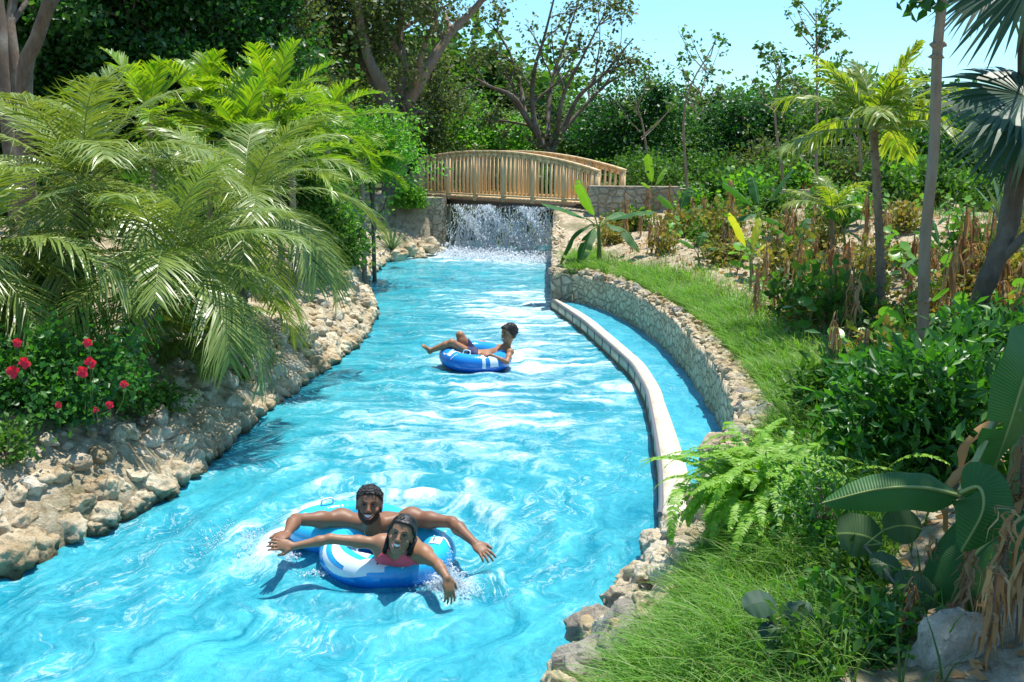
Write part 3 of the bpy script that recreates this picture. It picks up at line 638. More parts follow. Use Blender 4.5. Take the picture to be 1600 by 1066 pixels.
def pinnate(mb, org, az, el, L, droop, nl, ll, wl, ang=.9, leafdrop=.35, twist=0, K=16, prof=1, seed=0, m=0, rr=.010, vee=.25, rm=1, base=.15):
    g = np.random.default_rng(seed); s = np.linspace(0, 1, K); e = el-droop*s**1.3; az_ = az+twist*s
    T = np.stack([np.cos(e)*np.sin(az_), np.cos(e)*np.cos(az_), np.sin(e)], 1)
    Pn = np.array(tuple(org))+np.vstack([[0, 0, 0], np.cumsum((T[1:]+T[:-1])/2*L/(K-1), 0)])
    tube(mb, Pn, rr*(1-.85*s), 5, rm)
    u = np.linspace(base, .995, nl); u = np.clip(u+g.normal(0, .004, nl), base, 1); idx = u*(K-1); i0 = np.minimum(idx.astype(int), K-2); f = (idx-i0)[:, None]
    B = Pn[i0]*(1-f)+Pn[i0+1]*f; Tt = unit(T[i0]*(1-f)+T[i0+1]*f); S = unit(np.cross(Tt, [0, 0, 1.])); U = np.cross(S, Tt)
    lp = np.sin(np.pi*np.clip(.12+.84*(u-base)/(1-base), 0, 1))**.6 if prof else np.ones(nl)
    for sd in (1, -1):
        a = ang*(1-.35*u)[:, None]+g.normal(0, .07, (nl, 1)); d = unit(Tt*np.cos(a)+sd*S*np.sin(a)+U*vee)
        le = (ll*lp*(1+g.normal(0, .08, nl)))[:, None]; kk = 5; q = np.linspace(0, 1, kk)
        Q = np.stack([B+d*le*t+np.array([0, 0, -1.])*(leafdrop*le*t**2*(1+.3*g.normal(0, 1, (nl, 1)))) for t in q], 1)
        W = wl*np.array([.5, 1, .9, .55, .06]); nn = unit(np.cross(d, U)+.25*g.normal(0, 1, (nl, 3))); ribbons(mb, Q, np.broadcast_to(W, (nl, kk)), nn, m)
def palm(name, crown, base, nf, L, ll, wl, mat, label, cat='palm', droop=(1.2, 2.0), els=(1.35, -.1), tr=.07, seed=0, nl=46, leafdrop=.35, group=None, bark='bark', ang=.95, azs=None, rr=.010, base_=.15, trunk=True, vee=.25, jit=.15):
    r = random.Random(seed); crown = Vector(crown); base = Vector(base); root = empty(name, base, label, cat, group); c = crown-base
    if trunk:
        mb = MB(); K = 40; pth = spline([(0, 0, -.05), (c.x*.35, c.y*.4, c.z*.4), tuple(c)], K); rad = tr*(1+.10*np.sin(np.arange(K)*2.2))*np.linspace(1.1, .9, K); tube(mb, pth, rad, 12)
        for i in range(int(c.length/.03)):           # old leaf bases
            t = i/(c.length/.03); p = pth[min(K-1, int(t*K))]; a = i*2.4; d = np.array([math.cos(a), math.sin(a), .7]); beam(mb, p+d*tr*.7, p+d*tr*1.35, .03, .018)
        mb.build('trunk', M[bark], root)
    for i in range(nf):
        t = (i+.5)/nf; az = (azs[i] if azs else i*2.39996)+r.uniform(-.2, .2); el = els[0]*(1-t)+els[1]*t+r.uniform(-jit, jit)
        mb = MB(); pinnate(mb, tuple(c), az, el, L*r.uniform(.85, 1.1)*(1 if t > .2 else .85), r.uniform(*droop)*(.6+.4*t), nl, ll, wl, ang, leafdrop, r.uniform(-.3, .3), seed=seed*100+i, rr=rr, base=base_, vee=vee)
        mb.build('frond', [M[mat], M['rachis']], root)
    return root
def leafquads(mb, Pp, Dd, L, W, seed=0, m=0, fold=.18):
    """diamond leaves folded along the midrib"""
    g = np.random.default_rng(seed); N = len(Pp); Dd = unit(Dd); r = g.normal(0, 1, (N, 3)); r[:, 2] += .0; S = unit(np.cross(Dd, unit(r)+np.array([0, 0, .9]))); U = np.cross(S, Dd)
    L = (L*(1+.3*g.normal(0, 1, N)).clip(.45, 1.45))[:, None]; W = W*L/np.mean(L)
    tip = Pp+Dd*L-U*L*.12; mid = Pp+Dd*L*.5+U*0; a = mid+S*W+U*W*fold; b = mid-S*W+U*W*fold
    V = np.stack([Pp, a, tip, b], 1).reshape(-1, 3); i = np.arange(N)[:, None]*4
    mb.add(V, None, np.concatenate([i+np.array([[0, 1, 2]]), i+np.array([[0, 2, 3]])], 1).reshape(-1, 3), m)
def grow(limbs, levels, seed, kids=4, ratio=.55, spread=.8, up=.25, K=7):
    """limbs: list of (points, r0, r1). Returns all branches [(pts, r0, r1)] and the twigs of the last level"""
    r = random.Random(seed); allb = [(spline(p, max(K, len(p)*3)), a, b) for p, a, b in limbs]; cur = list(allb); tw = list(allb)
    for lv in range(levels):
        nx = []
        for p, a, b in cur:
            p = np.asarray(p); L = np.linalg.norm(np.diff(p, axis=0), axis=1).sum()
            for k in range(kids+(1 if lv == 0 else 0)):
                t = r.uniform(.3, 1) if k else .98; i = min(len(p)-2, int(t*(len(p)-1))); T = unit(p[i+1]-p[i]); q = unit(np.array([r.gauss(0, 1), r.gauss(0, 1), r.gauss(0, .7)])); q = unit(q-T*np.dot(q, T))
                d = unit(T*(1-spread*.5)+q*spread+np.array([0, 0, up])); l = L*ratio*r.uniform(.6, 1.15)*(1.15-.4*t); rr = (a*(1-t)+b*t)*.68; pts = [p[i]]; dd = d
                for s in range(K-1):
                    dd = unit(dd+.22*np.array([r.gauss(0, 1), r.gauss(0, 1), r.gauss(0, .8)])+np.array([0, 0, up*.12])); pts.append(pts[-1]+dd*l/(K-1))
                nx.append((np.array(pts), rr, rr*.35))
        allb += nx; cur = nx; tw = nx
    return allb, tw
def treeobj(name, base, limbs, levels, seed, label, lmat='mid', bmat='bark', per=40, ls=.09, lw=.03, cr=.25, kids=4, ratio=.55, spread=.8, up=.25, group=None, cat='tree', fill=None, minr=.004, tipw=.35, hang=0):
    base = Vector(base); root = empty(name, base, label, cat, group); B, tw = grow(limbs, levels, seed, kids, ratio, spread, up); mb = MB()
    for p, a, b in B:
        if a > minr: tube(mb, p, np.linspace(a, max(b, minr*.6), len(p)), 8 if a > .05 else 5)
    mb.build('trunk', M[bmat], root); g = np.random.default_rng(seed); cs = []
    for p, a, b in tw:
        for i in range(2, len(p)): cs.append(p[i])
    cs = np.array(cs); n = max(1, int(per/4)); Q = np.repeat(cs, n, 0)+g.normal(0, cr*.5, (len(cs)*n, 3)); Dd = g.normal(0, 1, Q.shape)*[1, 1, .6]+[0, 0, -.15-hang]
    if fill is not None:                                             # extra clumps through an ellipsoidal volume
        (cx, cy_, cz), (rx, ry, rz), N, cl = fill; c0 = unit(g.normal(0, 1, (cl, 3)))*(g.random((cl, 1))**.45)*[rx, ry, rz]; c0 *= (1+.35*g.normal(0, 1, (cl, 1)).clip(-1, 1)); c0 += [cx, cy_, cz]
        sz = g.uniform(.5, 1.4, cl); k = g.integers(0, cl, N); Q2 = c0[k]+g.normal(0, 1, (N, 3))*(cr*sz[k])[:, None]*[1, 1, .6]; out = unit(Q2-[cx, cy_, cz-rz*.5])
        Q = np.vstack([Q, Q2]); Dd = np.vstack([Dd, out*.7+g.normal(0, .7, Q2.shape)+[0, 0, -.3-hang]])
    mb = MB(); leafquads(mb, Q, Dd, ls, lw, seed); mb.build('crown', M[lmat], root); return root
def simple_limbs(h, spread, n, r0, seed, lean=0, fork=.3):
    r = random.Random(seed); L = [([(0, 0, -.1), (lean*h*.1, 0, h*fork*.5), (lean*h*.2, 0, h*fork)], r0, r0*.8)]
    for i in range(n):
        a = i*6.283/n+r.uniform(-.5, .5); s = spread*r.uniform(.5, 1); L.append(([(lean*h*.2, 0, h*fork), (lean*h*.2+math.cos(a)*s*.4, math.sin(a)*s*.4, h*(fork+.3)), (lean*h*.2+math.cos(a)*s, math.sin(a)*s, h*r.uniform(.75, .95))], r0*.65, r0*.15))
    return L
def blade(mb, pts, w, fold=.35, seed=0, K=22, tears=0, m=0, wav=.05, up=(0, 0, 1), shape='banana'):
    """broad leaf along a spine, halves sloping from the midrib, uv across/along. returns uvs list appended on mb"""
    g = random.Random(seed); S_ = spline(pts, K); T = unit(np.gradient(S_, axis=0)); s = np.linspace(0, 1, K); side = unit(np.cross(T, np.array(up, float))); U = unit(np.cross(side, T)); n = 4
    pr = (np.clip(s*5, 0, 1)**.6)*np.clip((1-s)*3.2, 0, 1)**.62 if shape == 'banana' else np.sqrt(np.clip(1-(2*s-1)**2, 0, 1))**.9*(1-.12*s)
    pr = np.maximum(pr, .02); L = np.linalg.norm(np.diff(S_, axis=0), axis=1).sum()
    for sd in (-1, 1):
        V = []; UV = []
        for j in range(n+1):
            x = j/n; off = side*sd*(w*pr*x)[:, None]; dz = U*(-(fold*w*pr*x**1.4)+wav*w*np.sin(s*23+sd*2+seed)*x)[:, None]; V.append(S_+off+dz); UV.append(np.stack([.5+.5*sd*x*pr, s*L], 1))
        V = np.stack(V, 1).reshape(-1, 3); UV = np.stack(UV, 1).reshape(-1, 2); i = np.arange(K-1)[:, None]*(n+1); j = np.arange(n)[None]; q = np.stack([i+j, i+j+1, i+n+2+j, i+n+1+j], -1).reshape(-1, 4)
        cut = {g.randrange(4, K-3) for _ in range(tears)}
        if cut: q = q[[not ((r_//n) in cut and (r_ % n) >= 1) for r_ in range(len(q))]]
        mb.add(V, q, None, m); mb.uv = getattr(mb, 'uv', [])+[(mb.n-len(V), UV)]
def build_uv(mb, name, mats, parent=None):
    o = mb.build(name, mats, parent, True); uv = np.zeros((mb.n, 2))
    for s, a in getattr(mb, 'uv', []): uv[s:s+len(a)] = a
    vi = np.empty(len(o.data.loops), np.int32); o.data.loops.foreach_get('vertex_index', vi); l = o.data.uv_layers.new(name='leaf'); l.data.foreach_set('uv', uv[vi].astype(np.float32).ravel()); return o
def banana(base, leaves, label, mat='banana', stem_top=None, sr=.035, name='banana_plant', seed=0, group=None, cat='banana plant', tears=1, bm='stem'):
    """leaves: list of (tip, width, arch) in world space"""
    base = Vector(base); root = empty(name, base, label, cat, group); st = Vector(stem_top)-base if stem_top is not None else Vector((0, 0, .35))
    mb = MB(); tube(mb, spline([(0, 0, -.03), tuple(st*.5+Vector((.01, 0, 0))), tuple(st)], 8), np.linspace(sr, sr*.55, 8), 10); mb.build('stem', M[bm], root)
    for i, lf in enumerate(leaves):
        tip, w, arch = lf[:3]; mt = lf[3] if len(lf) > 3 else mat; tip = Vector(tip)-base; a = st.lerp(tip, .22)+Vector((0, 0, arch*.55)); b = st.lerp(tip, .6)+Vector((0, 0, arch)); mb = MB()
        tube(mb, spline([tuple(st*.9), tuple(st.lerp(a, .6)), tuple(a)], 6), sr*.28, 6, 1); blade(mb, [a, b, st.lerp(tip, .82)+Vector((0, 0, arch*.6)), tip], w, .35, seed+i, tears=tears); build_uv(mb, 'leaf', [M[mt], M['rachis']], root)
    return root
def round_leaf(mb, c, nrm, r, seed=0, m=0, cup=.12):
    n = 12; nrm = unit(np.array(nrm, float)); a = unit(np.cross(nrm, [.3, .9, .1])); b = np.cross(nrm, a); t = np.arange(n)*2*np.pi/n; rad = r*(1+.06*np.sin(t*3+seed)); rad[0] *= .72
    V = [np.array(tuple(c), float)]; 
    for k in (.55, 1): V += list(np.array(tuple(c))+k*(rad[:, None]*(np.cos(t)[:, None]*a+np.sin(t)[:, None]*b))+nrm*(cup*r*k*k*(1+.5*np.sin(2*t+seed)))[:, None])
    j = np.arange(n); j2 = (j+1) % n; mb.add(V, np.stack([1+j, 1+n+j, 1+n+j2, 1+j2], 1), np.stack([0*j, 1+j, 1+j2], 1), m)
def shrubobj(name, base, size, N, ls, lw, mat, label, seed, cat='shrub', group=None, cl=40, stems=7, cr=.12, hang=0, flower=0, fcol='flower', fs=.04):
    base = Vector(base); root = empty(name, base, label, cat, group); rx, ry, rz = size; g = np.random.default_rng(seed); mb = MB()
    c0 = unit(g.normal(0, 1, (cl, 3)))*(g.random((cl, 1))**.4)*[rx, ry, rz]+[0, 0, rz*.9]; c0[:, 2] = np.maximum(c0[:, 2], .04)
    for i in range(min(cl, stems*4)): p = c0[i]; tube(mb, spline([(g.normal(0, .05), g.normal(0, .05), -.03), p*[.4, .4, .6], p], 6), np.linspace(.010, .003, 6), 4)
    mb.build('stem', M['bark_pale' if seed % 2 else 'bark'], root)
    sz = g.uniform(.5, 1.4, cl); k = g.integers(0, cl, N); Q = c0[k]+g.normal(0, 1, (N, 3))*(cr*sz[k])[:, None]; Q[:, 2] = np.maximum(Q[:, 2], .02)
    mb = MB(); leafquads(mb, Q, unit(Q-[0, 0, rz*.5])*.6+g.normal(0, .7, Q.shape)+[0, 0, .1-hang], ls, lw, seed); mb.build('foliage', M[mat], root)
    for i in range(flower):
        d = unit(np.array([g.normal(0, .8), -abs(g.normal(0.5, .5)), g.normal(.4, .5)])); c = d*[rx, ry, rz]*1.08+[0, 0, rz*.9]; mb = MB(); n = 5*5
        for p in range(5):
            a = p*1.2566; dd = unit(np.array([math.cos(a)*.8, -.45, math.sin(a)*.8+.2])); blade(mb, [c, c+dd*fs*.6, c+dd*fs+[0, 0, -fs*.15]], fs*.42, .1, p, K=7, shape='round', up=(0, -1, .3))
        build_uv(mb, 'flower', M[fcol], root)
    return root
# ================================================================== VEGETATION: placement, left bank and background
def G(px, py): return ground_px(px, py)
def below(p): return Vector((p[0], p[1], Hs(p[0], p[1])))
def palmset():
    for k, (px, py, Y, bs, n, L, ll, wl, lb, els, dr) in enumerate([
        (262, 425, 8.7, (150, 640), 21, 1.5, .48, .0085, 'date palm with a dark leaning trunk, arching fronds beside the red flower bush', (1.3, -.35), (1.2, 2.2)),
        (128, 295, 9.2, None, 21, 1.7, .50, .009, 'tall pale green date palm rising highest at the left', (1.35, -.25), (1.0, 2.1)),
        (382, 325, 11.2, None, 22, 1.72, .52, .0095, 'date palm whose fronds hang over the rocky bank beside the river', (1.3, -.35), (1.1, 2.2)),
        (-40, 400, 7.8, None, 15, 1.45, .44, .010, 'date palm cut by the left edge of the view', (1.2, -.3), (1.2, 2.1)),
        (300, 530, 9.6, None, 13, .9, .28, .009, 'low young date palm under the leaning one, fronds touching the sand', (1.2, 0), (1.3, 2.2))]):
        c = D(px, py, Y); b = G(*bs) if bs else below((c.x-.15, c.y+.1)); palm('date_palm', c, b, n, L, ll, wl, 'palm', lb, seed=k+1, tr=.08 if k < 4 else .05, nl=60, droop=dr, els=els, leafdrop=.32, ang=.98, vee=.12, jit=.1, base_=.12)
    lab = ['bright yellow-green palm clump highest against the dark trees', 'yellow-green palm clump left of the highest bright one', 'bright palm clump between the date palms and the feathery tree', 'lower yellow-green palm clump behind the riverside date palm', 'small bright palm clump nearest the left end of the footbridge', 'bright palm clump right above the leaning date palm', 'leftmost yellow-green palm clump, behind the tallest date palm']
    for i, (px, py, Y, n, L) in enumerate([(430, 185, 15, 20, 1.35), (320, 190, 15, 18, 1.35), (510, 205, 17, 18, 1.3), (455, 262, 14.5, 16, 1.1), (565, 262, 19, 12, .9), (375, 225, 14, 18, 1.2), (235, 190, 14, 16, 1.25)]):
        c = D(px, py, Y); palm('areca_palm', c, below((c.x, c.y)), n, L, .34, .016, 'palm_y', lab[i], seed=20+i, tr=.05, nl=34, droop=(.8, 1.7), els=(1.4, .0), leafdrop=.2, bark='bark_pale', rr=.012, vee=.35, base_=.25)
palmset()
# feathery bright tree and shrubs by the bridge
c = D(580, 238, 20); b = below((c.x, c.y)); treeobj('feathery_tree', b, simple_limbs(c.z-b.z+.6, .5, 6, .05, 3, 0, .6), 1, 41, 'bright green feathery-leaved small tree left of the footbridge', 'bright', 'bark', 50, .075, .022, .22, fill=((0, 0, (c.z-b.z)+.05), (.85, .7, .62), 9000, 90))
SH = [(480, 320, 15.5, (.5, .5, .5), 'mid', 'mid green bush behind the riverside date palm'), (505, 335, 18, (.42, .4, .45), 'bright', 'bright bush below the feathery tree'), (640, 312, 26.2, (.22, .2, .18), 'bright', 'light green bush spilling over the left abutment'), (520, 380, 16, (.5, .5, .35), 'mid', 'low green bush above the rocks at the river bend'), (10, 560, 9, (.8, .6, .45), 'mid', 'green bush behind the red flower bush at the left edge')]
for i, (px, py, Y, s, mt, lb) in enumerate(SH):
    c = D(px, py, Y); shrubobj('shrub', (c.x, c.y, max(Hs(c.x, c.y)-.05, c.z-s[2])), s, 5000, .07, .024, mt, lb, 60+i, cl=45, cr=.15)
# red flower bush
c = D(95, 640, 7.3); shrubobj('flower_bush', below((c.x-.1, c.y)), (.75, .5, .34), 7000, .05, .019, 'lance', 'dark leafy bush with red flowers on the near left bank', 71, 'flower bush', cl=70, cr=.1, flower=0)
fb = bpy.data.objects['flower_bush']
for i, (px, py, s) in enumerate([(40, 566, .045), (22, 580, .05), (142, 566, .045), (130, 580, .045), (138, 535, .035), (28, 535, .035), (195, 600, .03), (172, 632, .03), (92, 632, .025), (150, 640, .022)]):
    p = D(px, py, 6.82)-fb.location; mb = MB(); r = random.Random(i)
    for k in range(6):
        a = k*1.05+r.random(); dd = unit(np.array([math.cos(a)*.8, -.4, math.sin(a)*.8+.1])); cc = np.array(p[:])+dd*.004; blade(mb, [cc, cc+dd*s*.5, cc+dd*s*.95+[0, 0, -s*.15]], s*.48, .15, k, K=7, shape='round', up=(.1, -1, .3))
    build_uv(mb, 'flower', M['flower'], fb); mb = MB(); tube(mb, spline([tuple(p), (p.x*.9, p.y*.9+.1, p.z-.15), (p.x*.8, p.y*.6, .1)], 5), .003, 4); mb.build('flower_stem', M['stem'], fb)
for px, py, s, lb in [(215, 650, .22, 'low yellow-green weeds between flower bush and sand'), (255, 640, .18, 'tuft of pale weeds at the foot of the leaning palm'), (8, 720, .2, 'small tuft of leaves at the left edge under the flower bush')]:
    shrubobj('weed', G(px, py), (s, s, s*.6), 700, .045, .014, 'mid', lb, int(px)+3, 'weed', cl=12, cr=.07)
# agaves at the river bend
def agave(base, n, L, label, seed, w=.022, mat='agave', group=None, cat='agave', spread=1.0, name='agave'):
    root = empty(name, base, label, cat, group); r = random.Random(seed)
    for i in range(n):
        a = i*2.4; e = 1.45-spread*(i/n)**.8+r.uniform(-.1, .1); l = L*r.uniform(.75, 1.1); d = np.array([math.cos(a)*math.cos(e), math.sin(a)*math.cos(e), math.sin(e)]); s = unit(np.cross(d, [0, 0, 1.]))
        K = 6; q = np.linspace(0, 1, K); Pn = (d[None]*q[:, None]*l+np.array([0, 0, -1.])*(.18*l*q**2)[:, None])[None]; mb = MB(); ribbons(mb, Pn, w*np.array([.8, 1, .95, .7, .4, .03])[None], s[None]); mb.build('leaf', M[mat], root, False)
    return root
agave(G(612, 392), 34, .85, 'spiky grey-green agave at the river bend beside the left abutment', 1)
agave(G(572, 396), 30, .7, 'smaller spiky agave left of the big one at the river bend', 2)
agave(G(545, 400), 26, .6, 'pale spiky plant above the rocks where the river bends', 3, mat='palm_y')
p = D(583, 392, 21); mb = MB(); tube(mb, spline([(0, 0, -.4), (.01, 0, .5), (0, .01, 1.15)], 6), .016, 6); tag(mb.build('support_stake', M['bark_pale'], None, loc=p), 'thin grey wooden stake standing among the agaves', 'stake')
# ---- background trees
def T_(px, Y): x = (px-800)/FPX*Y*1.03; return below((x, Y))
def dense(px, Y, h, rx, label, seed, mat='dark', N=15000, ls=.17, z0=.45, name='broadleaf_tree', bm='bark', cl=130, group=None, lw=.06, cr=.42):
    b = T_(px, Y); return treeobj(name, b, simple_limbs(h, rx*.8, 6, .14, seed, 0, .25), 2, seed, label, mat, bm, 24, ls, lw, .4, fill=((0, 0, h*z0+.4), (rx, rx*.8, h*.5), N, cl), group=group) 
dense(150, 21, 8.5, 2.4, 'dense dark glossy tree right of the big trunks at the upper left', 101, N=46000, ls=.11, lw=.042, cl=75, cr=.30)
dense(300, 22, 8.8, 2.3, 'dense dark tree above the highest bright palm clump', 102, N=44000, ls=.11, lw=.042, cl=75, cr=.30)
dense(430, 24, 9, 2.4, 'dark tree with thinner foliage left of the big forked tree', 103, 'olive', N=19000, ls=.11, lw=.042, cl=55, cr=.30)
dense(20, 23, 9, 2.6, 'deep green tree behind the big trunks at the upper left corner', 104, N=34000, ls=.12, lw=.045, cl=75, cr=.30)
dense(-150, 19, 8, 2.6, 'dense tree beyond the left edge of the view', 105, N=16000)
dense(530, 30, 9.5, 2.6, 'olive-green tree behind the big forked tree', 106, 'olive', N=17000, ls=.12, lw=.045, cl=70)
# big trunks upper left
t0 = D(28, 205, 15); t0 = below(t0); q = lambda px, py, Y=15: tuple(D(px, py, Y)-t0)
treeobj('leaning_trunk_tree', t0, [([(0, 0, -.1), q(38, 130), q(58, 60), q(84, -20), q(120, -150, 15.5)], .13, .08), ([(-.3, .3, -.1), q(5, 120, 15.6), q(2, 40, 15.8), q(-10, -60, 16)], .11, .07), ([(0, .3, -.1), q(22, 90, 16), q(18, 20, 16.3), q(40, -90, 16.6)], .10, .06)], 1, 117, 'old tree with pale thick leaning trunks at the upper left corner', 'mid', 'bark', 26, .11, .035, .3, kids=1, ratio=.3, up=.6)
# big forked tree
t0 = T_(622, 28.5); q = lambda px, py, Y=28.5: tuple(D(px, py, Y)-t0)
treeobj('forked_tree', t0, [([(0, 0, -.2), q(618, 215), q(622, 180)], .36, .30), ([q(620, 195), q(600, 140, 28.2), q(575, 90, 28), q(560, 20, 27.8), q(540, -80, 27.6)], .2, .07), ([q(622, 185), q(648, 140), q(675, 95, 28.6), q(705, 50, 29), q(745, 10, 29.2), q(790, -50, 29.4)], .22, .06), ([q(622, 185), q(630, 110, 29), q(625, 40, 29.5), q(635, -70, 30)], .17, .06), ([q(618, 190), q(590, 150, 29), q(572, 110, 29.3), q(520, 40, 29.6), q(470, 0, 30)], .13, .04), ([q(648, 140), q(660, 80, 27.6), q(690, 10, 27.2)], .12, .04)], 3, 121, 'large forked tree with reddish trunk and olive crown left of the bridge top', 'olive', 'bark_tan', 18, .12, .045, .5, kids=3, ratio=.5, up=.15, fill=((-.3, 0, 7.2), (2.9, 2.0, 2.3), 15000, 120))
# open many-limbed tree behind the bridge
t0 = T_(862, 31); q = lambda px, py, Y=31: tuple(D(px, py, Y)-t0)
treeobj('open_tree', t0, [([(0, 0, -.2), q(862, 250), q(852, 225)], 0.194, 0.132), ([q(852, 230), q(820, 180), q(800, 150, 30.6), q(765, 135, 30.3), q(735, 118, 30)], 0.115, 0.024), ([q(820, 180), q(812, 130, 31.5), q(795, 80, 31.8), q(770, 40, 32)], 0.086, 0.024), ([q(845, 225), q(832, 170), q(835, 110), q(850, 60), q(870, -20)], 0.094, 0.024), ([q(862, 235), q(885, 190), q(905, 150), q(940, 120, 30.6), q(985, 65, 30.4)], 0.108, 0.018), ([q(872, 215), q(905, 175, 31.4), q(950, 130, 31.8), q(1000, 105, 32)], 0.079, 0.018), ([q(870, 215), q(880, 150, 30.4), q(910, 90, 30), q(945, 20, 29.6)], 0.079, 0.018), ([q(855, 215), q(862, 130, 32), q(885, 60, 32.4), q(905, 0, 32.8)], 0.079, 0.018), ([q(840, 200), q(795, 190, 31.5), q(760, 190, 31.7)], 0.050, 0.012)], 3, 131, 'open many-limbed tree with sparse leaves behind the footbridge', 'olive', 'bark', 4, .12, .045, .32, kids=4, ratio=.46, spread=.7, up=.25, minr=.003)
# wood edge to the right
RT = [(985, 36, 4.2, 2.0, 'dark', 'rounded dark tree right of the open many-limbed tree'), (1050, 40, 3.9, 1.8, 'mid', 'mid green tree right of the rounded dark one'), (1150, 36, 3.7, 1.7, 'dark', 'dark bushy tree behind the two thin saplings'), (1215, 38, 4.0, 1.8, 'olive', 'olive tree behind the tallest sapling'), (1300, 34, 3.8, 1.6, 'mid', 'green tree behind the coconut sapling'), (925, 42, 4.0, 1.8, 'mid', 'mid green tree low behind the open tree'), (1420, 30, 3.2, 1.7, 'mid', 'green tree between coconut sapling and slender trunk'), (1530, 27, 3.3, 1.7, 'dark', 'dark tree behind the fan palm'), (1620, 24, 3.3, 1.6, 'mid', 'green tree at the right edge behind the fan palm'),
      (700, 40, 4.2, 1.8, 'mid', 'bright mid green tree above the left part of the bridge'), (765, 38, 3.6, 1.5, 'bright', 'light green tree seen through the bridge railing'), (655, 36, 4.6, 1.8, 'olive', 'olive tree behind the left end of the footbridge'), (820, 44, 4.2, 1.8, 'olive', 'olive tree far behind the middle of the bridge')]
for i, (px, Y, h, rx, mt, lb) in enumerate(RT): dense(px, Y, h-[.3, 1.5, .7, 1.6, 1.0, 1.4, 1.3, .9, 1.0, .6, 1.2, .4, 1.1][i], rx, lb, 200+i, mt, N=8000, ls=.12, z0=.40, cl=90, lw=.045, cr=.26)
# far wood: a continuous edge of low trees
proto = dense(1100, 52, 3.7, 2.6, 'distant low tree in the wood beyond the garden', 301, 'olive', N=9000, ls=.2, lw=.08, name='distant_tree', group='distant trees of the wood', z0=.42)
pr2 = dense(800, 55, 3.9, 2.8, 'distant low tree in the wood beyond the garden', 302, 'mid', N=9000, ls=.2, lw=.08, name='distant_tree', group='distant trees of the wood', z0=.42)
for i in range(34):
    px = -400+i*72+rnd.uniform(-25, 25); Y = rnd.uniform(46, 62); b = T_(px, Y); c = copy_tree(proto if i % 2 else pr2); c.location = b; c.rotation_euler.z = rnd.uniform(0, 6); s = rnd.uniform(.8, 1.15)*(1.6 if px < 760 else 1); c.scale = (s*1.2, s*1.2, s*rnd.uniform(.85, 1.05))
# undergrowth between bridge and wood
und = shrubobj('undergrowth_bush', T_(1000, 27), (1.0, .8, .5), 3500, .09, .03, 'mid', 'leafy undergrowth bush beyond the bridge and planter walls', 311, group='undergrowth bushes beyond the planter walls', cr=.2)
un2 = shrubobj('undergrowth_bush', T_(740, 32), (1.1, .8, .6), 3500, .09, .03, 'olive', 'leafy undergrowth bush beyond the bridge and planter walls', 312, group='undergrowth bushes beyond the planter walls', cr=.2)
for i in range(30):
    px = rnd.uniform(640, 1620); Y = rnd.uniform(26, 36); c = copy_tree(und if i % 2 else un2); c.location = T_(px, Y); c.rotation_euler.z = rnd.uniform(0, 6); s = rnd.uniform(.7, 1.3); c.scale = (s, s, s)
for i in range(12):
    px = rnd.uniform(-50, 470); Y = rnd.uniform(18, 24); c = copy_tree(und); c.location = T_(px, Y); c.rotation_euler.z = rnd.uniform(0, 6); s = rnd.uniform(1, 1.7); c.scale = (s, s, s); c['group'] = 'undergrowth bushes under the dark trees'; c['label'] = 'leafy green undergrowth bush beneath the dark trees on the left'
# thin saplings against the sky
def sapling(px, Y, top, lean, label, seed, n=9, mat='mid', per=12, ls=.11):
    b = T_(px, Y); q = lambda x, y, Yk=Y: tuple(D(x, y, Yk)-b); r = random.Random(seed); tx, ty = top; limbs = [([(0, 0, -.1), q((px+tx)/2+lean, (260+ty)/2), q(tx, ty)], .045, .012)]
    for i in range(n):
        f = r.uniform(.35, .95); x0 = px+(tx-px)*f; y0 = 260+(ty-260)*f; dx = r.choice((-1, 1))*r.uniform(15, 60)*(1.2-f*.6); limbs.append(([q(x0, y0), q(x0+dx*.5, y0-25, Y+r.uniform(-.5, .5)), q(x0+dx, y0-r.uniform(35, 70), Y+r.uniform(-.9, .9))], .018, .006))
    return treeobj('sapling', b, limbs, 1, seed, label, mat, 'bark_pale', per, ls, .04, .10, kids=2, ratio=.28, up=.3, cat='sapling', minr=.003)
sapling(1258, 24, (1275, 12), 10, 'tallest thin sapling with tufts of leaves against the sky', 401, 12)
sapling(1215, 25, (1222, 90), -8, 'thin sapling left of the tallest one, half its height', 402, 8)
sapling(1065, 26, (1115, 70), -20, 'leaning thin-limbed tree with one leafy tuft against the sky', 403, 10, per=8)
sapling(1330, 22, (1330, 120), 10, 'short sapling just left of the coconut sapling', 404, 6)
sapling(1010, 28, (990, 150), 6, 'bare-stemmed sapling at the right end of the bridge rail', 405, 6, per=8)
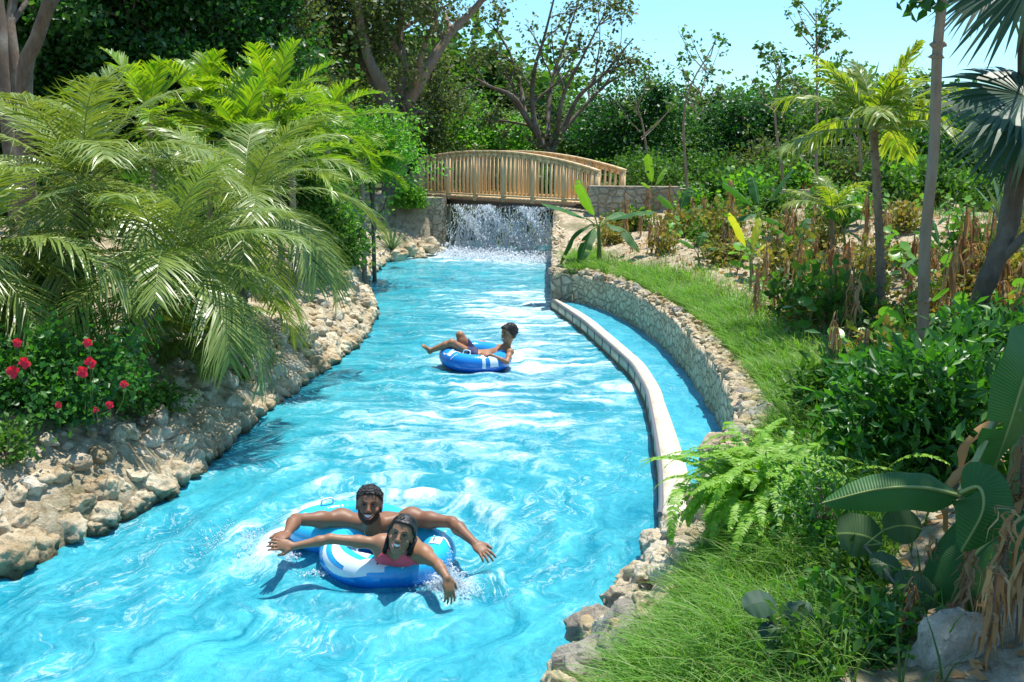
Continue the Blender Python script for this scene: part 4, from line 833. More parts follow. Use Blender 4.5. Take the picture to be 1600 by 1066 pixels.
# ================================================================== VEGETATION: right bank
# hero banana plant by the river wall
b = G(936, 416); Yb = b.y; q = lambda px, py, Y=None: D(px, py, Y or Yb)
banana(b, [(q(846, 318, Yb-.1), .17, .06), (q(903, 280, Yb-.3), .14, .0, 'banana_y'), (q(1026, 331, Yb-.2), .17, .08), (q(1000, 395, Yb-.5), .15, .22), (q(905, 412, Yb-.5), .13, .16), (q(872, 418, Yb-.1), .13, .30), (q(985, 340, Yb+.7), .15, .15)], 'large young banana plant with broad dark leaves beside the riverside wall', stem_top=q(935, 352), sr=.05, seed=1)
for i, (bx, by, tx, ty, tips, lb, mt) in enumerate([
    (1192, 380, 1188, 335, [(1130, 285, .10), (1175, 275, .09), (1240, 262, .10), (1232, 362, .10), (1150, 345, .08)], 'banana plant with dark paddle leaves in front of the long planter wall', 'banana'),
    (1172, 455, 1172, 405, [(1140, 332, .06, ), (1186, 340, .05), (1204, 380, .07)], 'yellow-leaved ginger plant standing alone on the slope', 'banana_yel'),
    (1245, 420, 1243, 385, [(1205, 355, .07), (1262, 340, .07), (1278, 375, .08), (1215, 400, .07)], 'small banana plant with drooping leaves right of the yellow ginger', 'banana'),
    (1475, 455, 1470, 400, [(1405, 418, .07), (1455, 340, .06), (1525, 395, .08), (1500, 450, .08), (1430, 360, .06)], 'banana plant between the slender trunk and the dark leaning palm trunk', 'banana'),
    (1092, 420, 1090, 395, [(1060, 375, .06), (1100, 362, .06), (1125, 390, .06)], 'small banana shoot right of the large banana plant', 'banana'),
    (1022, 350, 1020, 300, [(1012, 240, .05), (1040, 262, .05), (1002, 285, .05)], 'banana shoot with folded dry leaves before the planter wall', 'banana_y'),
    (1062, 372, 1060, 338, [(1030, 305, .08), (1075, 292, .08), (1098, 322, .08), (1040, 362, .07)], 'leafy banana shoot in front of the near planter wall', 'banana'),
    (1320, 400, 1318, 360, [(1290, 322, .07), (1345, 330, .06), (1350, 380, .07)], 'banana shoot left of the coconut sapling trunk', 'banana')]):
    b = G(bx, by); Y = b.y; st = D(tx, ty, Y); banana(b, [(D(x, y, Y+[-.25, .15, -.1, .2, -.3][k % 5]), w_*Y/11, .05) for k, (x, y, w_) in enumerate(tips)], lb, mt, stem_top=st, sr=.022, seed=10+i, cat='ginger plant' if 'ginger' in lb else 'banana plant', name='ginger_plant' if 'ginger' in lb else 'banana_plant')
# coconut sapling
b = G(1378, 500); c = D(1365, 205, b.y)
palm('coconut_sapling', c, b, 17, 1.05, .38, .019, 'coco', 'yellow-green young coconut palm with stiff upright fronds mid-slope', seed=31, nl=26, droop=(.5, 1.5), els=(1.52, .1), tr=.045, leafdrop=.45, bark='bark_tan', rr=.016, base_=.12, vee=.1, ang=.85)
b = G(1300, 400); c = D(1300, 330, b.y)
palm('coconut_sapling', c, b, 9, .85, .30, .015, 'coco', 'low coconut seedling left of the taller one, fronds near the ground', seed=32, nl=24, droop=(.5, 1.5), els=(1.4, .3), tr=.03, leafdrop=.4, bark='bark_tan', vee=.1)
# slender pale trunk crossing the whole height
b = G(1437, 610); Y = b.y; q = lambda px, py, k=0: tuple(D(px, py, Y+k)-b)
treeobj('slender_tree', b, [([(0, 0, -.1), q(1443, 500), q(1446, 380), q(1460, 230), q(1465, 85), q(1473, 0), q(1482, -110), q(1490, -260)], .050, .034)]+[([q(1482, -110-40*i), q(1482+d*40, -150-40*i, e), q(1482+d*70, -170-50*i, 2*e)], .012, .004) for i, (d, e) in enumerate([(-1, .1), (1, -.1)])]+[([q(1475, -20), q(1450, -22), q(1425, -2)], .008, .003)], 2, 501, 'slender pale grey-brown tree trunk crossing the view from slope to sky', 'dark', 'bark_pale', 8, .11, .034, .12, kids=2, ratio=.5)
st = bpy.data.objects['slender_tree']
for k, (px, py) in enumerate([(1463, 88), (1467, 70), (1444, 470)]):
    mb = MB(); v, f = ROCKV[k]; mb.add(v*[.062, .058, .03]+np.array(q(px, py)), None, f); mb.build('knot', M['bark_pale'], st)
# dark fan palm at the right
b = G(1520, 540); Y = b.y; q = lambda px, py, k=0: tuple(D(px, py, Y+k)-b)
fp = empty('fan_palm', b, 'dark fan palm with brown leaning trunk at the right edge', 'palm')
mb = MB(); tube(mb, spline([(0, 0, -.1), q(1528, 480), q(1550, 420), q(1574, 360), q(1590, 250), q(1604, 130), q(1612, 20)], 30), .085*(1+.08*np.sin(np.arange(30)*1.7)), 12); mb.build('trunk', M['bark'], fp)
mb = MB(); tube(mb, spline([q(1556, 412), q(1585, 385, -.1), q(1625, 345, -.2)], 8), np.linspace(.05, .035, 8), 8); mb.build('side_trunk', M['bark'], fp)
def fanleaf(parent, hub, direc, up, R, n, seed, span=2.5, mat='fan', droop=.25, w=.028):
    g = np.random.default_rng(seed); d = unit(np.array(direc, float)); u = unit(np.array(up, float)); s = unit(np.cross(d, u)); u = np.cross(s, d); th = np.linspace(-span, span, n)+g.normal(0, .02, n)
    dd = np.cos(th)[:, None]*d+np.sin(th)[:, None]*s; K = 9; t = np.linspace(0, 1, K); Ln = R*(1-.3*np.abs(th/span)**2)*(1+.06*g.normal(0, 1, n))
    Pn = np.array(hub, float)+dd[:, None]*(Ln[:, None]*t)[..., None]+u*(.12*R*np.abs(np.sin(th)))[:, None, None]*t[None, :, None]+np.array([0, 0, -1.])*(droop*Ln[:, None]*t[None]**2.6)[..., None]
    W = w*R/.9*np.interp(t, [0, .45, .6, .8, 1], [.12, 1.25, 1.05, .6, .04]); sv = unit(np.cross(dd, u)+.35*u*np.where(np.arange(n) % 2, 1, -1)[:, None]); mb = MB(); ribbons(mb, Pn, np.broadcast_to(W, (n, K)), sv); return mb.build('fan_leaf', M[mat], parent, False)
tophub = np.array(q(1604, 95))
for i, (hx, hy, k, dx, dy, dz, R, dr) in enumerate([(1600, 150, -.3, -1, -.05, .05, .85, .28), (1622, 172, -.1, -.75, .1, -.55, .75, .3), (1585, 195, .4, -.5, .3, -.85, .55, .1), (1618, -45, -.4, -.55, -.1, -.75, .8, .15), (1560, -30, 0, -.9, .1, -.5, .62, .2), (1640, 60, .2, 1, 0, .1, .8, .3), (1660, -60, .2, .8, .2, .6, .8, .3), (1600, -120, .3, -.2, .4, 1, .8, .2), (1650, 210, -.2, .6, -.3, -.7, .7, .1)]):
    h = np.array(q(hx, hy, k)); fanleaf(fp, h, (dx, dy, dz), (0, -.55, .85), R*Y/9, 38, 600+i, 1.9, droop=dr)
    mb = MB(); tube(mb, spline([tophub, (tophub+h)/2+[0, 0, .05], h], 6), .010, 5); mb.build('petiole', M['rachis'], fp)
# trees standing just outside the frame on the right, whose shade falls on the lower right corner
sb = Vector((5.6, 3.6, Hs(5.6, 3.6)))
treeobj('shade_tree', sb, [([(0, 0, -.2), (-.2, .1, 2.0), (-.5, .4, 3.6)], .15, .11), ([(-.5, .4, 3.6), (-1.3, .6, 4.6), (-2.4, 1.0, 5.4)], .09, .03), ([(-.5, .4, 3.6), (-1.3, .9, 5.0), (-1.9, 1.3, 6.0)], .08, .03), ([(-.5, .4, 3.6), (.1, .2, 5.0), (.6, .5, 5.8)], .07, .03)], 2, 700, 'tall tree outside the right edge whose crown shades the lower right corner', 'dark', 'bark', 14, .13, .045, .3, fill=((-2.1, .9, 5.4), (1.0, 1.1, .6), 4600, 55), ratio=.35)

# ---- seagrape seedlings
def seagrape(base, n, h, r, seed, label, group=None, mat='grape', parent_cat='seedling', lean=(0, 0)):
    R0 = random.Random(seed); root = empty('seagrape_seedling', base, label, parent_cat, group); mb = MB(); tip = np.array([R0.uniform(-.08, .08)+lean[0], R0.uniform(-.08, .08)+lean[1], h]); pth = spline([(0, 0, -.03), tip*.5+[R0.uniform(-.03, .03), 0, 0], tip], 8); tube(mb, pth, np.linspace(.009, .005, 8), 5); mb.build('stem', M['bark_tan'], root)
    for i in range(n):
        p = pth[min(7, 2+int(i*6/n))]; a = i*2.4+R0.uniform(-.4, .4); d = np.array([math.cos(a), math.sin(a), .25]); c = p+d*r*1.15; mb = MB(); round_leaf(mb, c, (d[0]*.5+R0.uniform(-.3, .3), d[1]*.5-.35, .8), r*R0.uniform(.7, 1.1), i); tube(mb, [p, c], .003, 4, 1); mb.build('leaf', [M[mat], M['rachis']], root)
    return root
def slope_label(px):
    for x, t in ((1010, 'by the large banana plant'), (1130, 'left of the yellow ginger'), (1235, 'near the yellow ginger'), (1340, 'left of the coconut sapling'), (1430, 'right of the coconut sapling'), (1520, 'right of the slender trunk'), (9000, 'right of the leaning palm trunk')):
        if px < x: return t
protos = [seagrape((0, -5, 0), 8, .34, .065, 40+i, 'x') for i in range(4)]
ptsg = []
for k in range(60):
    px, py = rnd.uniform(985, 1610), rnd.uniform(340, 620)
    if px < 1120+(py-420)*1.0+30 and py > 400: continue
    ptsg.append((px, py))
ptsg += [(1010, 360), (1045, 385), (1080, 360), (1105, 400), (985, 345), (1060, 345), (1120, 370)]+[(1650+k*45, 380+(k*67) % 200) for k in range(12)]+[(1245, 520), (1190, 470), (1150, 430), (1320, 350), (1500, 370), (1590, 420), (1480, 330), (1430, 340), (1560, 350), (1300, 585), (1345, 560), (1130, 330), (1090, 345)]
for k, (px, py) in enumerate(ptsg):
    b = G(px, py); c = protos[k % 4] if k < 4 else copy_tree(protos[k % 4]); c.location = b; s = rnd.uniform(.7, 1.4); c.scale = (s, s, s); c.rotation_euler.z = rnd.uniform(0, 6.28); z = slope_label(px); tag(c, 'round-leaved seagrape seedling '+z, 'seedling', 'seagrape seedlings '+z)
# ---- dried hanging weeds, orange-brown
def dryweed(base, h, seed, label=None, group=None):
    g = np.random.default_rng(seed); root = empty('dry_weed', base, label, 'dry plant', group); mb = MB(); tube(mb, spline([(0, 0, -.03), (.01, .01, h*.5), (g.normal(0, .03), 0, h)], 6), np.linspace(.014, .006, 6), 5); mb.build('stem', M['bark_tan'], root)
    N = 34; K = 6; t = np.linspace(0, 1, K); z0 = h*(.25+.75*g.random(N)); a = g.random(N)*6.28; r = .03+.07*g.random(N); L = h*(.25+.4*g.random(N)); L = np.minimum(L, z0)
    Pn = np.stack([(np.cos(a)*r)[:, None]*(t**.5)[None]+.02*np.sin(9*t[None]+a[:, None]), (np.sin(a)*r)[:, None]*(t**.5)[None], z0[:, None]+.03*np.sin(t*3)[None]-L[:, None]*t[None]**1.3], -1)
    mb = MB(); ribbons(mb, Pn, (.007+.008*g.random(N))[:, None]*np.sin(.3+2.7*t)[None], np.stack([-np.sin(a), np.cos(a), 0*a], 1)); mb.build('dried_leaves', M['dry'], root); return root
dp = [dryweed((0, -5, 0), .42, 800+i) for i in range(4)]
dpt = [(1225, 480), (1245, 465), (1310, 450), (1322, 470), (1355, 480), (1290, 520), (1255, 440), (1210, 430), (1475, 470), (1460, 440), (1500, 465), (1545, 470), (1400, 430), (1330, 540), (1180, 500), (1420, 470), (1560, 520), (1010, 330), (975, 370), (1000, 372), (1060, 360), (1110, 380), (1350, 400), (1380, 390), (1590, 520), (1520, 500), (1300, 600), (1345, 640), (1140, 360), (1270, 380)]
for k in range(24): dpt.append((rnd.uniform(1180, 1600), rnd.uniform(350, 520)))
for k in range(12): dpt.append((rnd.uniform(960, 1140), rnd.uniform(330, 410)))
for k in range(10): dpt.append((rnd.uniform(1620, 2200), rnd.uniform(360, 560)))
for k, (px, py) in enumerate(dpt):
    b = G(px, py); c = dp[k % 4] if k < 4 else copy_tree(dp[k % 4]); c.location = b; s = rnd.uniform(.65, 1.35); c.scale = (s, s, s*rnd.uniform(.9, 1.9)); c.rotation_euler.z = rnd.uniform(0, 6.28); z = slope_label(px); tag(c, 'orange-brown dried weed '+z, 'dry plant', 'dried weeds '+z)
# red cordylines near the planter wall, low leafy weeds in front of it
for px, py, L, lb in [(1245, 290, .75, 'dark red cordyline tuft behind the long planter wall'), (1078, 292, .45, 'small bright red cordyline above the planter wall'), (1228, 296, .5, 'red-brown cordyline left of the dark red one')]:
    b = T_(px, 24.2 if px > 1100 else 24.5); agave(b, 26, L, lb, px, .022, 'red', cat='cordyline', name='cordyline')
agave(T_(1548, 15), 16, 1.1, 'upright blue-green agave behind the leaning palm trunk', 91, .05, spread=.6)
wd = [shrubobj('low_weed', (0, -5, 0), (.22, .22, .13), 420, .06, .022, m_, 'x', 900+i, 'weed', cl=14, cr=.07) for i, m_ in enumerate(('weedmix', 'mid', 'weedmix'))]
wpt = [(rnd.uniform(930, 1610), rnd.uniform(318, 600)) for k in range(95)]+[(rnd.uniform(945, 1140), rnd.uniform(325, 425)) for k in range(26)]+[(rnd.uniform(1610, 2300), rnd.uniform(330, 640)) for k in range(60)]; k = 0
for px, py in wpt:
    if px < 1130+(py-420)*.9 and py > 400: continue
    b = G(px, py); c = wd[k % 3] if k < 3 else copy_tree(wd[k % 3]); k += 1; c.location = b; s = rnd.uniform(.6, 1.5); c.scale = (s, s, s*rnd.uniform(.7, 1.5)); c.rotation_euler.z = rnd.uniform(0, 6.28); z = slope_label(px); tag(c, 'low leafy weed '+z, 'weed', 'low weeds '+z)
# taller leafy plants in front of the long planter wall
tp = [shrubobj('garden_plant', (0, -5, 0), (.35, .3, .38), 900, .10, .04, m_, 'x', 950+i, 'plant', cl=22, cr=.12) for i, m_ in enumerate(('bright', 'mid'))]
for k in range(13):
    px = 1085+k*42; py = rnd.uniform(312, 345); b = G(px, py); c = tp[k % 2] if k < 2 else copy_tree(tp[k % 2]); c.location = b; s = rnd.uniform(.6, 1.3); c.scale = (s, s, s); z = slope_label(px); tag(c, 'leafy upper-bed plant '+z, 'plant', 'leafy plants of the upper bed '+z)
# ---- leaf litter and stones on the slope
def scatter_world(N, f):
    g = np.random.default_rng(77); px = g.uniform(950, 1640, N*3); py = g.uniform(330, 1100, N*3); out = []
    x = g.uniform(.8, 9, N*3); y = 2.5+19*g.random(N*3)**1.2; d = x-XO(y); k = f(x, y, d, g); x, y = x[k][:N], y[k][:N]; return x, y, H(x, y), g
x, y, z, g = scatter_world(9000, lambda x, y, d, g: (d > .5) & (vn(x*1.5, y*1.5) > .25)); mb = MB()
leafquads(mb, np.stack([x, y, z+.01], 1), np.stack([g.normal(0, 1, len(x)), g.normal(0, 1, len(x)), g.uniform(-.1, .5, len(x))], 1), .065, .018, 3); tag(mb.build('leaf_litter', M['dry']), 'dry brown fallen leaves strewn over the sandy slope', 'leaf litter', None, 'stuff')
x, y, z, g = scatter_world(5200, lambda x, y, d, g: (d > .35) & (vn(x*.9+5, y*.9) > .48)); N = len(x); K = 4; t = np.linspace(0, 1, K); a = g.random(N)*6.28; L = .08+.18*g.random(N)
Pn = np.stack([x[:, None]+np.cos(a)[:, None]*L[:, None]*t**1.5*.7, y[:, None]+np.sin(a)[:, None]*L[:, None]*t**1.5*.7, z[:, None]+L[:, None]*t], -1); mb = MB(); ribbons(mb, Pn, .005*np.array([1, .9, .6, .1])[None], np.stack([-np.sin(a), np.cos(a), 0*a], 1)); tag(mb.build('weeds', M['mid']), 'thin green weeds and sprouts over the slope', 'weeds', None, 'stuff')
rmb = MB()
for k in range(260):
    px, py = rnd.uniform(1080, 1600), rnd.uniform(380, 640)
    if px < 1130+(py-420)*.9: continue
    b = G(px, py); rubble_add(rmb, b+Vector((0, 0, .02)), rnd.uniform(.02, .05)+.05*rnd.random()**2)
tag(rmb.build('rubble', M['rock']), 'pale stones strewn over the sandy slope of the right bank', 'rubble', None, 'stuff')
# ---- grass
def grass(name, xy, z, L, lean, label, seed, w=.0035, mat='grass'):
    g = np.random.default_rng(seed); N = len(xy); K = 6; t = np.linspace(0, 1, K); a = g.random(N)*6.28; l = L*(.5+g.random(N)); ln = .25+.75*g.random(N)
    dx = np.cos(a)*ln+lean[0]; dy = np.sin(a)*ln+lean[1]; Pn = np.stack([xy[:, :1]+(dx*l)[:, None]*t**2, xy[:, 1:2]+(dy*l)[:, None]*t**2, z[:, None]+l[:, None]*(t-.42*t**2.4*(ln+.2)[:, None])], -1)
    mb = MB(); ribbons(mb, Pn, (w*(.7+.6*g.random(N)))[:, None]*np.array([1, 1, .9, .7, .45, .06])[None], unit(np.stack([-np.sin(a)+.4*g.normal(0, 1, N), np.cos(a), .2*g.normal(0, 1, N)], 1))); return tag(mb.build(name, M[mat]), label, 'grass', None, 'stuff')
g = np.random.default_rng(5); N = 30000
y = 6.3+12.5*g.random(N)**1.15; x = XO(y)+.28+np.abs(g.normal(0, .33, N))*np.interp(y, [6, 9, 16, 19], [1.1, 1.3, 1.25, .8]); k = vn(x*3, y*2.2)+g.random(N)*.6 > .5; x, y = x[k], y[k]
grass('grass', np.stack([x, y], 1), H(x, y)-.01, .21, (-.25, -.2), 'fine bright green grass strip growing behind the channel wall', 6, .0038)
N = 22000; y = 2.6+3.8*g.random(N); x = XO(y)+.50+g.random(N)**1.2*1.1; k = vn(x*4, y*4)+g.random(N)*.7 > .45; x, y = x[k], y[k]
grass('grass', np.stack([x, y], 1), H(x, y)-.01, .20, (-.3, -.25), 'long green grass below the fern on the near right bank', 8, .0032)
# ---- fern
def fern(base, n, L, label, seed):
    root = empty('fern', base, label, 'fern'); r = random.Random(seed)
    for i in range(n):
        c = np.array([r.gauss(0, .17), r.gauss(0, .13), r.uniform(.0, .20)]); az = r.uniform(0, 6.28) if r.random() < .45 else math.atan2(-.8, -.8)+r.uniform(-1.0, 1.0); mb = MB()
        pinnate(mb, c, az, r.uniform(.2, 1.25), L*r.uniform(.6, 1.1), r.uniform(1.0, 2.1), 30, .042, .0075, 1.35, .15, r.uniform(-.4, .4), seed=seed*200+i, K=12, rr=.003, vee=.05, base=.05); mb.build('frond', [M['fern'], M['rachis']], root)
    return root
fern(D(1200, 790, 5.2), 190, .50, 'bright green sword fern spilling over the end of the channel wall', 3)
# ---- glossy oleander-like bushes
for i, (px, py, Y, s, lb) in enumerate([(1400, 700, 5.6, (.38, .35, .34), 'dark glossy bush with narrow leaves right of the fern'), (1480, 720, 5.3, (.36, .3, .40), 'dark glossy bush below the slender trunk'), (1310, 620, 7.0, (.28, .25, .16), 'narrow-leaved green bush beside the grass strip'), (1420, 620, 6.8, (.35, .3, .2), 'narrow-leaved bush behind the dark glossy ones'), (1560, 600, 6.6, (.4, .35, .4), 'leafy bush behind the hanging banana leaf'), (1290, 850, 4.6, (.2, .2, .22), 'feathery dark weed between fern and round leaves')]):
    c = D(px, py, Y); z0 = Hs(c.x, c.y); s = (s[0], s[1], max(s[2], (c.z-z0)/.95)); shrubobj('glossy_bush', (c.x, c.y, z0), s, 2200 if i != 5 else 1500, .095 if i != 5 else .04, .016 if i != 5 else .007, 'lance' if i not in (2, ) else 'mid', lb, 970+i, cl=60, cr=.09, stems=9)
# ---- near banana and round leaves at the lower right
b = G(1570, 1000); b = Vector((b.x+.25, b.y+.5, Hs(b.x+.25, b.y+.5))); Y = b.y
def NB(base, st, leaves, label, mt='banana', sr=.05, nm='banana_plant', seed=0):
    base = Vector(base); root = empty(nm, base, label, 'banana plant'); mb = MB(); st = Vector(st); tube(mb, spline([(0, 0, -.05), tuple((st-base)*.5), tuple(st-base)], 8), np.linspace(sr, sr*.6, 8), 10); mb.build('stem', M['stem'], root)
    for i, (pts, w, up, fold, tears) in enumerate(leaves):
        P_ = [np.array(tuple(D(*p)-base)) for p in pts]; mb = MB(); tube(mb, spline([tuple(st-base), tuple((P_[0]+np.array(tuple(st-base)))/2+[0, 0, .03]), tuple(P_[0])], 6), .014, 6, 1); K = 26; sp = spline(P_, K); tube(mb, sp, np.linspace(.010, .002, K), 5, 1); blade(mb, P_, w, fold, seed+i, K, tears, up=up); build_uv(mb, 'leaf', [M[mt], M['rachis']], root)
    return root
NB(b, D(1610, 560, 4.6), [([(1625, 520, 4.3), (1600, 590, 4.1), (1572, 680, 4.05), (1545, 752, 4.1)], .17, (.6, -.8, .2), .12, 1), ([(1500, 775, 3.9), (1440, 762, 3.9), (1370, 765, 3.95), (1284, 786, 4.0)], .085, (0, -.75, .66), .5, 0), ([(1500, 770, 3.75), (1530, 762, 3.7), (1535, 800, 3.65), (1502, 862, 3.65)], .11, (-.3, -.8, .5), .5, 0), ([(1610, 800, 3.9), (1530, 860, 3.8), (1490, 930, 3.75), (1470, 1010, 3.8)], .14, (-.5, -.8, .3), .2, 0), ([(1640, 860, 4.2), (1580, 900, 4.1), (1560, 970, 4.05)], .15, (-.2, -.9, .3), .2, 1)], 'near banana plant with very large dark leaves at the lower right edge', seed=5)
# big round seagrape leaves
def biground(base_px, leaves, label, mat, seed):
    b = G(*base_px); root = empty('seagrape_plant', b, label, 'seagrape plant'); 
    top = D(leaves[0][0], leaves[0][1], leaves[0][2])-b
    mb = MB(); tube(mb, spline([(0, 0, -.03), tuple(top*.5+Vector((.03, 0, 0))), tuple(top*.9)], 8), .006, 6); mb.build('stem', M['bark'], root)
    for i, (px, py, Y, r, up, dr) in enumerate(leaves):
        c = np.array(tuple(D(px, py, Y)-b)); d = unit(np.array(dr, float)); mb = MB(); blade(mb, [c-d*r, c-d*r*.3+[0, 0, .01], c+d*r*.4, c+d*r*.95-[0, 0, .02]], r*.95, .22, seed+i, 18, 0, up=up, shape='round', wav=.04); a0 = np.array(tuple(top))*np.clip(c[2]/top.z, .2, .9); tube(mb, [a0, c-d*r], .004, 5, 1); build_uv(mb, 'leaf', [M[mat], M['rachis']], root)
    return root
biground((1440, 1010), [(1342, 838, 4.0, .105, (-.2, -.8, .5), (-.6, 0, .2)), (1412, 824, 4.0, .085, (.2, -.8, .5), (.7, 0, .1)), (1385, 885, 3.85, .075, (-.1, -.6, .8), (-.7, 0, .3)), (1432, 925, 3.75, .095, (.1, -.7, .6), (.8, -.1, -.2)), (1400, 950, 3.7, .05, (.1, -.7, .6), (-.8, -.1, -.2))], 'seagrape plant with large round grey-green leaves under the near banana leaf', 'grape_big', 5)
biground((1225, 1040), [(1188, 944, 3.45, .068, (.1, -.5, .85), (-.8, -.1, .1)), (1250, 958, 3.5, .065, (-.2, -.5, .85), (.8, 0, .2)), (1202, 985, 3.4, .04, (0, -.45, .85), (-.9, 0, -.05)), (1205, 1012, 3.35, .045, (0, -.45, .85), (-.9, 0, -.1)), (1240, 990, 3.4, .04, (0, -.45, .85), (.9, 0, -.1))], 'low plant with four dark shaded leaves standing in the long grass', 'dark_flat', 9) if 'dark_flat' in M else None
# dried banana leaves hanging at the lower right edge
def driedleaf(pts, w, label, seed):
    b = Vector(D(*pts[0])); mb = MB(); P_ = [np.array(tuple(D(*p)-b)) for p in pts]; blade(mb, P_, w, 1.2, seed, 16, 2, up=(.3, -.8, .4), wav=.3); return P_, mb
nb = bpy.data.objects['banana_plant.008'] if 'banana_plant.008' in bpy.data.objects else [o for o in bpy.data.objects if o.name.startswith('banana_plant')][-1]
for i, (x0, y0, x1, y1, x2, y2, Y) in enumerate([(1560, 700, 1490, 760, 1480, 840, 4.3), (1600, 780, 1580, 860, 1590, 990, 3.9), (1560, 850, 1490, 880, 1485, 960, 4.2), (1600, 860, 1555, 950, 1560, 1050, 3.8), (1525, 850, 1520, 930, 1510, 1030, 4.0), (1610, 920, 1600, 990, 1580, 1066, 3.6), (1480, 860, 1465, 930, 1468, 1000, 4.1), (1590, 640, 1520, 690, 1500, 760, 4.6), (1440, 900, 1430, 960, 1440, 1010, 4.1), (1575, 940, 1540, 1000, 1525, 1060, 3.8)]):
    mb = MB(); P_ = [np.array(tuple(D(x, y_, Y)-nb.location)) for x, y_ in ((x0, y0), (x1, y1), (x2, y2))]; blade(mb, P_, .022, 1.4, i, 16, 1, up=(.3, -.8, .4), wav=.5); mb.build('dried_leaf', M['dry'], nb)
# dark mulch plants and twigs in the shade
for i, (px, py, s) in enumerate([(1330, 930, .15), (1290, 990, .13), (1390, 1010, .14), (1350, 1040, .12), (1270, 1050, .12), (1310, 890, .14)]):
    shrubobj('shade_weed', G(px, py), (s, s, s*.7), 380, .05, .012, 'lance' if i % 2 else 'mid', 'dark low weed under the near banana leaves', 990+i, 'weed', 'shaded weeds below the near banana leaves', cl=16, cr=.06)

for i, (px, py, s) in enumerate([(1560, 960, 1.0), (1592, 1010, 1.2), (1505, 965, .8), (1540, 1045, .9), (1450, 950, .7), (1585, 880, 1.3), (1420, 1000, .6), (1530, 890, 1.1)]):
    c = copy_tree(dp[i % 4]); c.location = G(px, py); c.scale = (s*.8, s*.8, s); c.rotation_euler.z = i*1.3; tag(c, 'withered brown stalk under the near banana plant', 'dry plant', 'withered stalks under the near banana plant')
